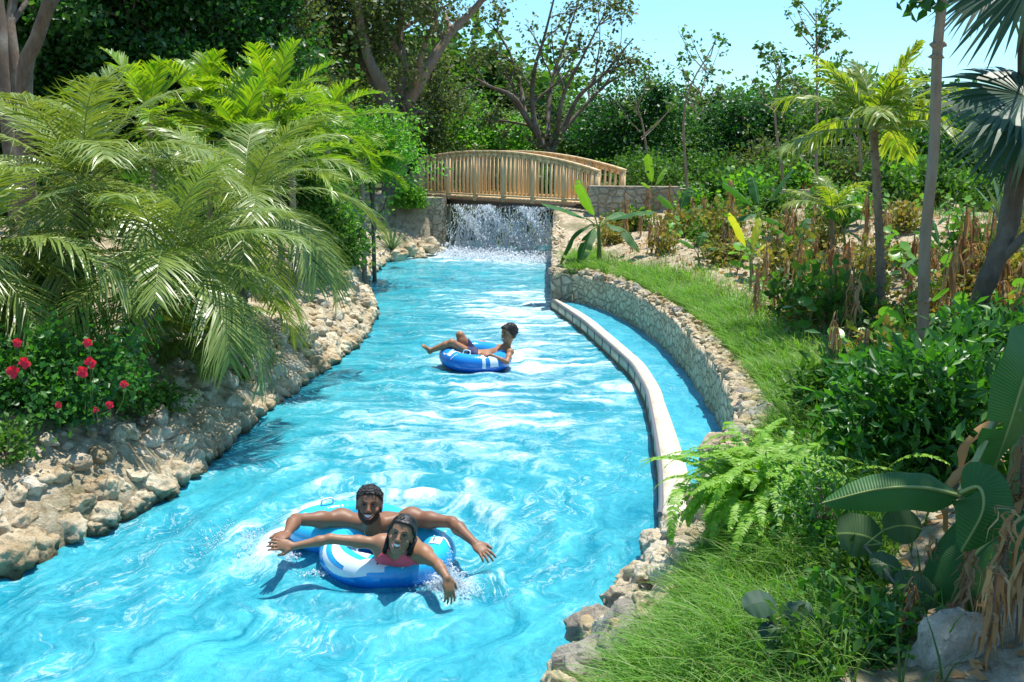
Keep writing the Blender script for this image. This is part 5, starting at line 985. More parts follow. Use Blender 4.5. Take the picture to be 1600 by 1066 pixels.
# ================================================================== PEOPLE AND SWIM RINGS
class Field:
    """signed distance field on a grid; shapes blend smoothly, the zero surface becomes one continuous mesh"""
    def __init__(s, lo, hi, h=.0048):
        s.lo = np.array(lo, float); s.h = h; s.n = np.ceil((np.array(hi, float)-s.lo)/h).astype(int)+1; s.D = np.full(s.n, 9., np.float32)
    def sub(s, lo, hi, mg):
        a = np.maximum(0, np.floor((np.minimum(lo, hi)-mg-s.lo)/s.h).astype(int)); b = np.minimum(s.n, np.ceil((np.maximum(lo, hi)+mg-s.lo)/s.h).astype(int)+1)
        if (b <= a).any(): return None, None
        g = np.stack(np.meshgrid(*[s.lo[k]+s.h*np.arange(a[k], b[k]) for k in range(3)], indexing='ij'), -1); return tuple(slice(a[k], b[k]) for k in range(3)), g
    def comb(s, sl, d, k, op):
        A = s.D[sl]
        if op < 0: A, d = -A, d
        hh = np.clip(.5+.5*(d-A)/k, 0, 1) if k > 0 else (d > A).astype(float); m = d*(1-hh)+A*hh-k*hh*(1-hh); m = np.where(A > 5, d, m) if op > 0 else m
        s.D[sl] = m if op > 0 else np.maximum(s.D[sl], -d) if k <= 0 else -(np.where(A < -5, A, m))
    def cap(s, a, b, ra, rb, k=.02, op=1):
        a = np.array(tuple(a), float); b = np.array(tuple(b), float); R = max(ra, rb); sl, g = s.sub(a, b, R+k+3*s.h)
        if sl is None: return
        ab = b-a; t = np.clip(((g-a)@ab)/max(ab@ab, 1e-9), 0, 1); s.comb(sl, np.linalg.norm(g-a-t[..., None]*ab, axis=-1)-(ra+(rb-ra)*t), k, op)
    def ell(s, c, r, R=None, k=.02, op=1):
        c = np.array(tuple(c), float); r = np.array(r, float); sl, g = s.sub(c, c, r.max()+k+3*s.h)
        if sl is None: return
        q = g-c
        if R is not None: q = q@np.asarray(R)
        k0 = np.linalg.norm(q/r, axis=-1); k1 = np.linalg.norm(q/r**2, axis=-1)+1e-9; s.comb(sl, k0*(k0-1)/k1, k, op)
    def carve(s, c, r, R, k=.006):
        c = np.array(tuple(c), float); r = np.array(r, float); sl, g = s.sub(c, c, r.max()+.02); q = (g-c)@np.asarray(R); k0 = np.linalg.norm(q/r, axis=-1); k1 = np.linalg.norm(q/r**2, axis=-1)+1e-9; d = -k0*(k0-1)/k1
        A = s.D[sl]; hh = np.clip(.5-.5*(d-A)/k, 0, 1); s.D[sl] = d*(1-hh)+A*hh+k*hh*(1-hh)
    def pts(s): return np.stack(np.meshgrid(*[s.lo[k]+s.h*np.arange(s.n[k]) for k in range(3)], indexing='ij'), -1)
    def mesh(s, D_=None):
        Dv = s.D if D_ is None else D_; n = np.array(Dv.shape); inn = Dv < 0; cn = n-1
        cnt = np.zeros(cn, np.int8)
        for dx in (0, 1):
            for dy in (0, 1):
                for dz in (0, 1): cnt += inn[dx:dx+cn[0], dy:dy+cn[1], dz:dz+cn[2]]
        act = np.argwhere((cnt > 0) & (cnt < 8)); idx = np.full(cn, -1, np.int32); idx[tuple(act.T)] = np.arange(len(act)); acc = np.zeros((len(act), 3)); w = np.zeros(len(act))
        cs = [(a, b, c) for a in (0, 1) for b in (0, 1) for c in (0, 1)]
        for i, a in enumerate(cs):
            for b in cs[i+1:]:
                if sum(abs(x-y) for x, y in zip(a, b)) != 1: continue
                da = Dv[tuple((act+a).T)].astype(float); db = Dv[tuple((act+b).T)].astype(float); m = (da < 0) != (db < 0); t = np.where(m, da/(da-db+1e-12), 0); p = act+np.array(a)+t[:, None]*(np.array(b)-np.array(a)); acc[m] += p[m]; w[m] += 1
        V = acc/np.maximum(w, 1)[:, None]; Q = []
        for ax in range(3):
            sl0 = [slice(None)]*3; sl1 = [slice(None)]*3; sl0[ax] = slice(0, -1); sl1[ax] = slice(1, None); A, B = inn[tuple(sl0)], inn[tuple(sl1)]; e = np.argwhere(A != B); o1, o2 = [k for k in range(3) if k != ax]
            ok = (e[:, o1] > 0) & (e[:, o2] > 0) & (e[:, o1] < cn[o1]) & (e[:, o2] < cn[o2]); e = e[ok]; fl = A[tuple(e.T)]
            def at(p, q): x = e.copy(); x[:, o1] -= p; x[:, o2] -= q; return idx[tuple(x.T)]
            q = np.stack([at(1, 1), at(0, 1), at(0, 0), at(1, 0)], 1)
            if ax == 1: fl = ~fl
            q[~fl] = q[~fl][:, ::-1]; Q.append(q[(q >= 0).all(1)])
        return V*s.h+s.lo, np.concatenate(Q)
def relax(V, Q, it=2, lam=.5):
    e = np.concatenate([Q[:, [0, 1]], Q[:, [1, 2]], Q[:, [2, 3]], Q[:, [3, 0]]])
    for _ in range(it):
        S = np.zeros_like(V); c = np.zeros(len(V)); 
        for a, b in ((0, 1), (1, 0)): np.add.at(S, e[:, a], V[e[:, b]]); np.add.at(c, e[:, a], 1)
        V = V+lam*(S/np.maximum(c, 1)[:, None]-V)
    return V
def skinmat(name, col, rough=.42):
    m, n, o = newmat(name); p = pos(n); f = noi(n, 14, p, 4); h = noi(n, 160, p, 3); c = mixc(n, ramp1(n, f, [(.3, 0), (.7, .45)]), col, tuple(v*w_ for v, w_ in zip(col, (.72, .62, .58))))
    prin(n, o, Base_Color=c, Roughness=rough+.08, Specular_IOR_Level=.4, Subsurface_Weight=.12, Subsurface_Radius=(.5, .2, .1), Subsurface_Scale=.02, Normal=bump(n, mth(n, 'ADD', h, mth(n, 'MULTIPLY', f, .6)), .14, .004)); return m
M['skin_m'] = skinmat('tan_brown_skin', (.255, .122, .066)); M['skin_w'] = skinmat('light_brown_skin', (.33, .17, .092)); M['skin_b'] = skinmat('sunlit_brown_skin', (.40, .19, .10))
M['hair'] = plain('black_hair', (.012, .009, .008), .38, .6, .5, 60, bs=.8); M['beard'] = plain('dark_beard', (.045, .025, .018), .75, .3, .6, 120, bs=.5)
M['eye'] = plain('eye_white', (.5, .46, .42), .3); M['iris'] = plain('dark_iris', (.02, .012, .01), .1); M['teeth'] = plain('teeth', (.85, .83, .78), .2, var=.05); M['lips'] = plain('lips', (.38, .13, .10), .35); M['lips_m'] = plain('brown_lips', (.30, .12, .09), .4)
M['mouth'] = plain('mouth_inside', (.10, .02, .02), .5)
M['bikini'] = plain('coral_swimsuit', (.85, .09, .13), .55, .3, .15, 40); M['shorts'] = plain('navy_shorts', (.025, .025, .09), .7); M['chain'] = plain('gold_chain', (.8, .6, .25), .25, .5, metallic=1, var=0); M['band'] = plain('wristband', (.35, .25, .6), .5)
def basis(f, up, roll=0):
    f = unit(np.array(f, float)); u = np.array(up, float); s = unit(np.cross(f, u)); u = np.cross(s, f)
    if roll: s, u = s*math.cos(roll)+u*math.sin(roll), u*math.cos(roll)-s*math.sin(roll)
    return np.stack([s, f, u], 1)
def head(F, c, B, s=1.0, fem=False, child=False, smile=.5):
    """skull, face and ears blended into the body field; B columns = side, forward, up"""
    c = np.array(tuple(c)); L = lambda x, y, z: c+B@(np.array([x, y, z])*s)
    w = .92 if fem else (.95 if child else 1)
    F.ell(L(0, -.018, .035), np.array([.074*w, .092, .082])*s, B, .01); F.ell(L(0, .022, -.022), np.array([.057*w, .062, .078])*s, B, .035*s); F.ell(L(0, .020, -.062), np.array([.050*w, .055, .040])*s, B, .03*s)
    F.ell(L(0, .060, -.096), np.array([.024, .020, .017])*s, B, .025*s); F.ell(L(0, .062, .045), np.array([.050, .026, .032])*s, B, .03*s)
    for q in (-1, 1):
        F.ell(L(q*.040, .056, -.028), np.array([.022, .022, .018])*s, B, .018*s)          # cheeks raised by the smile
        F.cap(L(q*.012, .086, .022), L(q*.042, .072, .024), .008*s, .007*s, .012*s)        # brow ridge
        F.carve(L(q*.031, .092, .003), np.array([.017, .014, .0095])*s, B, .010*s)
        F.cap(L(q*.040*w, -.008, -.075), L(q*.047*w, .006, -.048), .014*s, .014*s, .02*s)      # jaw corner
        F.ell(L(q*.076*w, -.006, -.004), np.array([.008, .017, .030])*s, B, .008*s); F.carve(L(q*.084*w, -.001, .0), np.array([.004, .008, .014])*s, B, .004*s)
        F.ell(L(q*.0125, .094, -.034), np.array([.0085, .010, .008])*s, B, .006*s)
    F.cap(L(0, .086, .014), L(0, .102, -.026), .0085*s, .0115*s, .010*s); F.ell(L(0, .104, -.031), np.array([.011, .011, .009])*s, B, .006*s)
    F.ell(L(0, .078, -.060), np.array([.032, .018, .022])*s, B, .014*s)
    F.carve(L(0, .102, -.063), np.array([.038, .021, .0165])*s, B, .004*s)
    return L
def face_parts(par, L, B, s, off, fem=False, lips='lips', beard=False, gaze=(0, 0)):
    def sph(name, p, r, mt, par_=par):
        v, f = ico(3); mb = MB(); mb.add((v*np.array(r)*s)@B.T+p-off, None, f); return mb.build(name, M[mt], par_)
    for q in (-1, 1):
        e = sph('eye', L(q*.031, .0765, .004), (.0110, .0120, .0038), 'eye'); sph('iris', L(q*.031+gaze[0], .0845, .0035), (.0070, .0052, .0040), 'iris', e)
        mb = MB(); pth = spline([L(q*.012, .0935, .020)-off, L(q*.030, .0895, .029)-off, L(q*.050, .070, .022)-off], 8); tube(mb, pth, np.array([.0028, .004, .0042, .004, .0035, .003, .002, .001])*s*(1 if not fem else .7), 6); mb.build('eyebrow', M['hair'], par)
        mb = MB(); tube(mb, spline([L(q*.017, .0865, .006)-off, L(q*.031, .0905, .0135)-off, L(q*.046, .079, .006)-off], 8), .0022*s, 5); mb.build('eyelid', M['hair'], par)
    sph('mouth', L(0, .078, -.063), (.0235, .010, .0115), 'mouth')
    a = np.linspace(-1, 1, 11); mb = MB(); K = len(a); up = np.array([L(.0330*x, .0945-.016*x*x, -.0520+.0075*x*x)-off for x in a]); lo = np.array([L(.0300*x, .0935-.016*x*x, -.0690+.021*x*x)-off for x in a]); bk = B@np.array([0, -.008*s, 0])
    mb.add(np.concatenate([up, lo, up+bk, lo+bk]), [[i, i+1, K+i+1, K+i] for i in range(K-1)]+[[2*K+i, 2*K+i+1, i+1, i] for i in range(K-1)]+[[K+i, K+i+1, 3*K+i+1, 3*K+i] for i in range(K-1)]); mb.build('teeth', M['teeth'], par)
    for z0, z1, r in ((-.0490, -.0480, .0024), (-.0805, -.0580, .0032)):
        mb = MB(); pth = spline([L(-.038, .0725, -.048)-off, L(-.019, .0925, (z0*.6+z1*.4))-off, L(0, .0975, z0)-off, L(.019, .0925, (z0*.6+z1*.4))-off, L(.038, .0725, -.048)-off], 15); tube(mb, pth, r*s*np.sin(np.linspace(.35, 2.79, 15)), 6); mb.build('lip', M[lips], par)
def hand(F, wrist, d, nrm, s=1.0, curl=.35, spread=.16, thumb=1, k=.008):
    """palm, four fingers and a thumb; d = direction of the fingers, nrm = back of the hand"""
    d = unit(np.array(tuple(d), float)); nrm = unit(np.array(tuple(nrm), float)); sd = unit(np.cross(d, nrm)); nrm = np.cross(sd, d); w_ = np.array(tuple(wrist)); B = np.stack([sd, d, nrm], 1)
    F.ell(w_+d*.045*s, np.array([.038, .052, .016])*s, B, .018*s)
    for i, (o, l) in enumerate(zip((-.028, -.0095, .0095, .027), (.068, .078, .072, .056))):
        o = o*thumb; p = w_+d*.078*s+sd*o*s*.95; dd = unit(d+sd*(o/.028)*spread)
        F.cap(w_+d*.045*s+sd*o*s*.8, p, .0095*s, .0090*s, k*s)
        for j, fr in enumerate((.45, .32, .25)):
            dd = unit(dd*math.cos(curl*(.5+.3*j))-nrm*math.sin(curl*(.5+.3*j))); q = p+dd*l*fr*s; F.cap(p, q, (.0088-.0009*j)*s, (.0082-.0010*j)*s, .003*s); p = q
    b = w_+d*.022*s-sd*.026*thumb*s; m_ = b+unit(d*.75-sd*thumb*.75-nrm*.2)*.035*s; t = m_+unit(d*.95-sd*thumb*.3-nrm*.25)*.032*s; F.cap(b, m_, .013*s, .0105*s, .012*s); F.cap(m_, t, .0100*s, .0080*s, .004*s)
def arm(F, sh, el, wr, s=1.0, muscle=1.0):
    sh, el, wr = [np.array(tuple(p)) for p in (sh, el, wr)]
    F.ell(sh, np.array([.058, .056, .056])*s*muscle, None, .05*s); m1 = sh+(el-sh)*.45; F.cap(sh, m1, .046*s*muscle, .045*s*muscle, .03*s); F.cap(m1, el, .045*s*muscle, .034*s, .03*s)
    m2 = el+(wr-el)*.3; F.cap(el, m2, .034*s, .038*s*muscle, .02*s); F.cap(m2, wr, .037*s*muscle, .0235*s, .02*s)
def finish(F, name, mat, root, label=None, it=1, D_=None):
    V, Q = F.mesh(D_); V = relax(V, Q, it); mb = MB(); mb.add(V-np.array(tuple(root.location)), Q); return mb.build(name, mat, root)
def shell(F, root, name, mat, off, region, it=1, nz=0, nsc=60, curls=0):
    """cloth or hair: the body surface pushed out by off, kept inside region(points)"""
    g = F.pts() if not isinstance(region, tuple) else None
    (lo, hi, fn) = region; a = np.maximum(0, ((np.array(lo)-F.lo)/F.h).astype(int)); b = np.minimum(F.n, ((np.array(hi)-F.lo)/F.h).astype(int)+1); sl = tuple(slice(a[k], b[k]) for k in range(3))
    g = np.stack(np.meshgrid(*[F.lo[k]+F.h*np.arange(a[k], b[k]) for k in range(3)], indexing='ij'), -1); d = F.D[sl]-off
    if nz: d = d-nz*(vn(g[..., 0]*nsc+g[..., 2]*nsc*.7, g[..., 1]*nsc+g[..., 2]*nsc*.5)-.5)*2
    d = np.maximum(d, fn(g)); d = np.pad(d, 1, constant_values=.05).astype(np.float32); G_ = Field(F.lo+F.h*(a-1), F.lo+F.h*(b+1), F.h); G_.D = d
    V, Q = G_.mesh(); V = relax(V, Q, it); mb = MB(); mb.add(V-np.array(tuple(root.location)), Q)
    if curls:                                             # short curls standing off the scalp
        rg = np.random.default_rng(9); c = V.mean(0); k = rg.integers(0, len(V), curls); o_ = unit(V[k]-c); p = V[k]+o_*.002-np.array(tuple(root.location)); v, f = ico(1); rr = rg.uniform(.0035, .0062, curls)
        mb.add((p[:, None]+v[None]*rr[:, None, None]).reshape(-1, 3), None, (f[None]+np.arange(curls)[:, None, None]*len(v)).reshape(-1, 3))
    return mb.build(name, M[mat], root)
# ---- swim rings
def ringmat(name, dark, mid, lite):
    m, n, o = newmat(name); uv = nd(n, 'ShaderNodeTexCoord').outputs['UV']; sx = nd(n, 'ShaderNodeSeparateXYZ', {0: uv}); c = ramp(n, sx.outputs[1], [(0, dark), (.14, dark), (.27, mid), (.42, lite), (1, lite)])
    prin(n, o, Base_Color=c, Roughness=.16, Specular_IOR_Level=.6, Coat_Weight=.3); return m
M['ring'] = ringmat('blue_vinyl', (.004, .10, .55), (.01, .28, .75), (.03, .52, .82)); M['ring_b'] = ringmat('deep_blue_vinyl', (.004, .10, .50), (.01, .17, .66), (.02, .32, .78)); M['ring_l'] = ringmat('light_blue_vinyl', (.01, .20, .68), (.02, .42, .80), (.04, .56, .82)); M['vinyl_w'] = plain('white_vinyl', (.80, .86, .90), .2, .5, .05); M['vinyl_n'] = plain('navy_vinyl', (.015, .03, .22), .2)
M['clear'] = plain('clear_valve', (.65, .85, .9), .1)
def swim_ring(c, R, r, tilt, rz, label, mt, marks, sy=1.0, seed=0):
    """v runs from 0 (outer underside) over the outer side .25, top .5, inner side .75"""
    root = empty('swim_ring', c, label, 'swim ring', None); root.rotation_euler = (tilt[0], tilt[1], rz); nu, nv = 220, 40
    def S(u, v, o=0):
        a = u*2*np.pi; b = -np.pi/2+(1-v)*0+v*2*np.pi; pl = 1-.028*np.abs(np.sin(a*34))*np.clip(np.cos(b), 0, 1)**1.0-.03*np.abs(np.sin(a*26))*np.clip(-np.cos(b), 0, 1); rr = r*pl+o; q = R+rr*np.cos(b); return np.stack([q*np.cos(a), q*np.sin(a)*sy, rr*np.sin(b)*.95], -1)
    u = np.arange(nu)/nu; v = np.arange(nv)/nv; U, V_ = np.meshgrid(u, v, indexing='ij'); mb = MB(); i = np.arange(nu)[:, None]; j = np.arange(nv)[None]; q = np.stack([i*nv+j+0*i, ((i+1) % nu)*nv+j, ((i+1) % nu)*nv+(j+1) % nv, i*nv+(j+1) % nv], -1).reshape(-1, 4); mb.add(S(U, V_).reshape(-1, 3), q)
    o = mb.build('tube', M[mt], root); uvv = np.stack([U, V_], -1).reshape(-1, 2); vi = np.empty(len(o.data.loops), np.int32); o.data.loops.foreach_get('vertex_index', vi); l = o.data.uv_layers.new(name='ring'); l.data.foreach_set('uv', uvv[vi].astype(np.float32).ravel())
    for (u0, u1, fa, fb, m_) in marks:                # printed marks: bands between two curves v=fa(t), v=fb(t)
        K = max(8, int(abs(u1-u0)*180)); t = np.linspace(0, 1, K); rows = 7; uu = u0+(u1-u0)*t; A = fa(t); B_ = fb(t); W = np.linspace(0, 1, rows); UU = np.repeat(uu[:, None], rows, 1); VV = A[:, None]*(1-W)+B_[:, None]*W; mk = MB(); ii = np.arange(K-1)[:, None]*rows; jj = np.arange(rows-1)[None]; mk.add(S(UU, VV, .0016+.0005*marks.index((u0, u1, fa, fb, m_))).reshape(-1, 3), np.stack([ii+jj, ii+rows+jj, ii+rows+jj+1, ii+jj+1], -1).reshape(-1, 4)); mk.build('printed_mark', M[m_], root)
    def handle(u0, v0, w_=.07):
        a = S(np.array(u0-.02), np.array(v0)); b = S(np.array(u0+.02), np.array(v0)); up = unit(S(np.array(u0), np.array(v0), .05)-S(np.array(u0), np.array(v0))); hb = MB(); e = (b-a)*.5; tube(hb, spline([a-e*.3, a-e*.2+up*.03, a+e*.3+up*.042, b-e*.3+up*.042, b+e*.2+up*.03, b+e*.3], 16), .0075, 7); hb.build('handle', M['vinyl_w'], root)
    def valve(u0, v0): a = S(np.array(u0), np.array(v0)); up = unit(S(np.array(u0), np.array(v0), .05)-a); vb = MB(); tube(vb, [a, a+up*.012, a+up*.013, a+up*.035], [.012, .011, .007, .006], 10); vb.build('valve', M['clear'], root)
    return root, handle, valve
C_ = lambda k: (lambda t: 0*t+k)
sw = lambda a, b, c: (lambda t: a+(b-a)*t+c*np.sin(np.pi*t))
rz0 = 0
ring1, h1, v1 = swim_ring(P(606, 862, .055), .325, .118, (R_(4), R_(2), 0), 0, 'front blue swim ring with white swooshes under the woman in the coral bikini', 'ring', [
    (.52, .72, sw(.44, .30, -.12), sw(.46, .32, -.07), 'vinyl_w'), (.54, .76, sw(.49, .34, -.07), sw(.52, .40, -.01), 'vinyl_w'), (.60, .71, sw(.56, .46, .0), sw(.63, .58, .02), 'vinyl_w'), (.66, .77, sw(.27, .40, -.02), sw(.34, .46, .06), 'vinyl_w'), (.80, .88, sw(.36, .50, 0), sw(.38, .54, .05), 'vinyl_w'), (.84, .90, sw(.44, .56, 0), sw(.52, .60, .03), 'vinyl_w'), (.95, 1.0, C_(.46), C_(.56), 'vinyl_w'), (.97, 1.06, sw(.36, .40, .06), sw(.38, .41, .08), 'vinyl_w'), (.74, .79, sw(.40, .52, 0), sw(.43, .53, 0), 'vinyl_n')], sy=.92)
h1(.63, .54); v1(.975, .52)
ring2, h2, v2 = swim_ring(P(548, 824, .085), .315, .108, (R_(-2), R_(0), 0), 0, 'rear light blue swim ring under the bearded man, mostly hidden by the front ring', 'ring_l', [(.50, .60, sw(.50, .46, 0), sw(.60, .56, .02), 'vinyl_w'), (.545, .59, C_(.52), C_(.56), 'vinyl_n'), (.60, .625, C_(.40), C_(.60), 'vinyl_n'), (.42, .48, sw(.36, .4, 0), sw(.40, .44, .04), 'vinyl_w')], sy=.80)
h2(.36, .52)
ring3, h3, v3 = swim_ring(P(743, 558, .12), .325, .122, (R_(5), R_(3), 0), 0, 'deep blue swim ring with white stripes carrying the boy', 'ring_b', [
    (.555, .60, sw(.52, .40, .05), sw(.55, .43, .05), 'vinyl_w'), (.565, .60, sw(.36, .40, -.03), sw(.385, .42, -.03), 'vinyl_w'), (.60, .625, C_(.36), C_(.50), 'vinyl_w'), (.605, .655, sw(.46, .50, .02), sw(.50, .53, .02), 'vinyl_w'), (.635, .655, sw(.30, .44, 0), sw(.33, .46, 0), 'vinyl_w'), (.50, .55, sw(.30, .24, -.02), sw(.36, .28, -.01), 'vinyl_w'), (.785, .80, C_(.22), C_(.50), 'vinyl_w'), (.82, .86, C_(.24), C_(.50), 'vinyl_w'), (.93, 1.0, sw(.34, .22, .04), sw(.36, .235, .04), 'vinyl_w')], sy=.92)
h3(.69, .56)
# ---- man
def man():
    hc = D(577, 790, 6.0); root = empty('person', (hc.x, hc.y+.3, -.25), 'bearded man with short black curls, arms spread over the rear ring, smiling', 'person'); F = Field((-1.72, 5.55, -.42), (.10, 7.25, .60), .0052)
    nb_ = D(583, 822, 6.13); shR = D(533, 812, 6.22); shL = D(643, 810, 6.22); ch = np.array([hc.x+.06, 6.33, .10])
    F.ell(ch, (.185, .13, .125), None, .05); F.ell(ch+[0, .22, -.08], (.155, .2, .105), None, .08); F.ell((ch[0], 6.85, -.08), (.16, .16, .105), None, .08)
    for q in (-1, 1):
        F.ell(ch+[q*.075, -.085, .03], (.085, .06, .06), None, .03); F.cap((ch[0]+q*.085, 6.9, -.10), (ch[0]+q*.11, 7.18, -.28), .085, .06, .05)
    F.cap(nb_, shR, .052, .050, .06); F.cap(nb_, shL, .052, .050, .06); F.cap(ch+[-.13, 0, .04], shR, .07, .055, .05); F.cap(ch+[.13, 0, .04], shL, .07, .055, .05)
    B = basis((.10, -.93, .30), (0, 0, 1), R_(4)); F.cap(nb_, Vector(hc)+Vector((0, .03, -.05)), .060, .055, .03); L = head(F, hc, B, 1.03)
    elR = D(462, 812, 6.03); wrR = D(449, 833, 5.80); arm(F, shR, elR, wrR, 1.05, 1.08); hand(F, wrR, D(430, 846, 5.66)-wrR, (0, -.35, .9), 1.12, .55, .1, -1)
    elL = D(706, 816, 6.12); wrL = D(742, 849, 5.93); arm(F, shL, elL, wrL, 1.05, 1.08); hand(F, wrL, D(768, 874, 5.80)-wrL, (.2, -.55, .8), 1.12, .28, .22, 1)
    finish(F, 'body', M['skin_m'], root, it=1); off = np.array(tuple(root.location)); face_parts(root, L, B, 1.03, off, lips='lips_m')
    hcv = np.array(tuple(hc)); s = 1.03
    def loc(g): return ((g-hcv)@B)/s
    def hairreg(g):
        q = loc(g); x, y, z = q[..., 0], q[..., 1], q[..., 2]; line = .062-.55*np.clip(.075-y, 0, .2)*(y < .075)-.0*x; line = np.interp(y, [-.12, -.04, -.012, .0, .02, .05, .085], [-.045, -.03, .02, .03, .045, .062, .074]); line = line+.012*(vn(x*260+z*90+9, y*260+z*60)-.5); return np.maximum(np.maximum((line-z), np.abs(x)-.0775), np.linalg.norm(q-[0, -.01, .03], axis=-1)-.130)*s
    shell(F, root, 'hair', 'hair', .0095, ((hcv-.17), (hcv+.17), hairreg), 0, .006, 110, 1500)
    def beard(g):
        q = loc(g); x, y, z = q[..., 0], q[..., 1], q[..., 2]; ax = np.abs(x); jaw = np.maximum(z-np.interp(ax, [0, .02, .034, .05, .07], [-.080, -.078, -.052, -.035, .012]), -z-.14); jaw = np.maximum(np.maximum(jaw, .004-y), ax-.066); mu = np.maximum(np.abs(z+.047-.12*ax)-.0045, ax-.032); mu = np.maximum(mu, .06-y); lipz = .004-np.maximum(0, 0)*x; return np.maximum(np.minimum(jaw, mu), (np.linalg.norm(q, axis=-1)-.16))*s
    shell(F, root, 'beard', 'beard', .0022, ((hcv-.18), (hcv+.18), beard), 0, .0015, 200)
    a = np.linspace(-1, 1, 25); mb = MB(); nb0 = np.array(tuple(nb_)); tube(mb, [nb0+np.array([.062*x, -.052+.03*x*x-.05*(1-x*x), .02-.10*(1-x*x)+0*x])-off for x in a], .0024, 5); mb.build('necklace', M['chain'], root)
    return root
man()
def woman():
    hc = D(627, 836, 5.60); root = empty('person', (hc.x, hc.y+.25, -.3), 'woman in coral bikini top lying over the front ring, arm stretched left', 'person'); F = Field((-1.55, 5.18, -.45), (.0, 6.35, .52), .0050)
    nb_ = D(632, 868, 5.68); shR = D(596, 850, 5.72); shL = D(662, 866, 5.66); ch = np.array([(shR.x+shL.x)/2-.035, 5.77, .195]); F.ell(ch, (.14, .12, .105), None, .04); F.ell(ch+[0, .13, -.13], (.11, .11, .14), None, .07); F.ell(ch+[.01, .17, -.30], (.145, .12, .11), None, .07)
    for q in (-1, 1): F.ell(ch+[q*.066-.01, -.085, .0], (.060, .050, .055), None, .02); F.cap(ch+[q*.07, .2, -.34], ch+[q*.08, .32, -.55], .08, .06, .05)
    F.cap(nb_, shR, .036, .040, .05); F.cap(nb_, shL, .036, .040, .05); F.cap(ch+[-.08, -.01, .04], shR, .05, .045, .05); F.cap(ch+[.08, -.01, .04], shL, .05, .045, .05)
    B = basis((-.02, -.92, .34), (0, 0, 1), R_(15)); F.cap(nb_, Vector(hc)+Vector((0, .025, -.05)), .044, .044, .03); L = head(F, hc, B, .99, fem=True)
    elR = D(516, 842, 5.66); wrR = D(458, 854, 5.60); arm(F, shR, elR, wrR, .86, .92); hand(F, wrR, D(428, 850, 5.58)-wrR, (.1, -.75, .6), 1.0, .32, .14, 1)
    elL = D(684, 882, 5.52); wrL = D(698, 903, 5.42); arm(F, shL, elL, wrL, .88, .92); hand(F, wrL, (.16, -.25, -.75), (.5, -.6, .5), 1.0, .3, .16, 1)
    finish(F, 'body', M['skin_w'], root, it=1); off = np.array(tuple(root.location)); face_parts(root, L, B, .99, off, fem=True)
    hcv = np.array(tuple(hc)); s = .99
    def hairreg(g):
        q = ((g-hcv)@B)/s; x, y, z = q[..., 0], q[..., 1], q[..., 2]; line = np.interp(y, [-.12, -.045, -.02, .0, .03, .05, .09], [-.11, -.10, -.03, .01, .040, .055, .074]); line = line+.010*(vn(x*260+z*90+9, y*120+z*60)-.5); return np.maximum(np.maximum(np.maximum(line-z, -.07-z), np.abs(x)-.088), np.linalg.norm(q-[0, -.01, .01], axis=-1)-.155)*s
    hr = shell(F, root, 'hair', 'hair', .013, ((hcv-.2), (hcv+.2), hairreg), 0, .004, 70); g = random.Random(4); mb = MB()
    for i in range(210):                                   # wet strands combed back over the skull and down to the shoulders
        t = g.uniform(-1, 1); x0 = .012+.06*t; side = 1 if t > -.1 else -1; pts = [L(x0*.3+.012, .078-.10*abs(t)*.3, .088+g.uniform(-.006, .006)), L(x0*.9, .055-.07*abs(t), .108-.03*t*t), L(side*(.066+g.uniform(-.004, .006)), .010-g.uniform(0, .09), .058), L(side*(.078+g.uniform(-.006, .006)), .0-g.uniform(0, .08), -.005), L(side*(.076+g.uniform(-.01, .008)), -.005-g.uniform(0, .06), -.06), L(side*(.072+g.uniform(-.012, .016)), -.01-g.uniform(0, .06), (-.10 if side > 0 else -.075)-g.uniform(0, .04))]
        tube(mb, spline([p-off for p in pts], 18), np.linspace(.0030, .0016, 18), 4)
    mb.build('strands', M['hair'], hr)
    c0 = ch
    def cup(g):
        q = g-c0; x, y, z = q[..., 0]+.01, q[..., 1], q[..., 2]; ax = np.abs(x); top = .035-1.05*np.maximum(0, np.abs(ax-.064)-.004); d = np.maximum(z-top-.006, -.07-z); d = np.maximum(d, ax-.15); return np.where(y > .04, np.maximum(np.abs(z+.03)-.018, 0)+.0*d, d)
    shell(F, root, 'bikini_top', 'bikini', .0042, ((c0-[.2, .2, .1]), (c0+[.2, .13, .12]), cup), 1)
    for q in (-1, 1):
        top = np.array(tuple(nb_))+[q*.045, .01, .035]; b_ = c0+[q*.062-.01, -.142, .040]; m_ = (top+b_)/2+[0, -.055, .03]; mb = MB(); tube(mb, spline([b_-off, m_-off, top-off, top+[-q*.02, .05, .0]-off], 12), .0048, 6); mb.build('strap', M['bikini'], root)
    return root
woman()
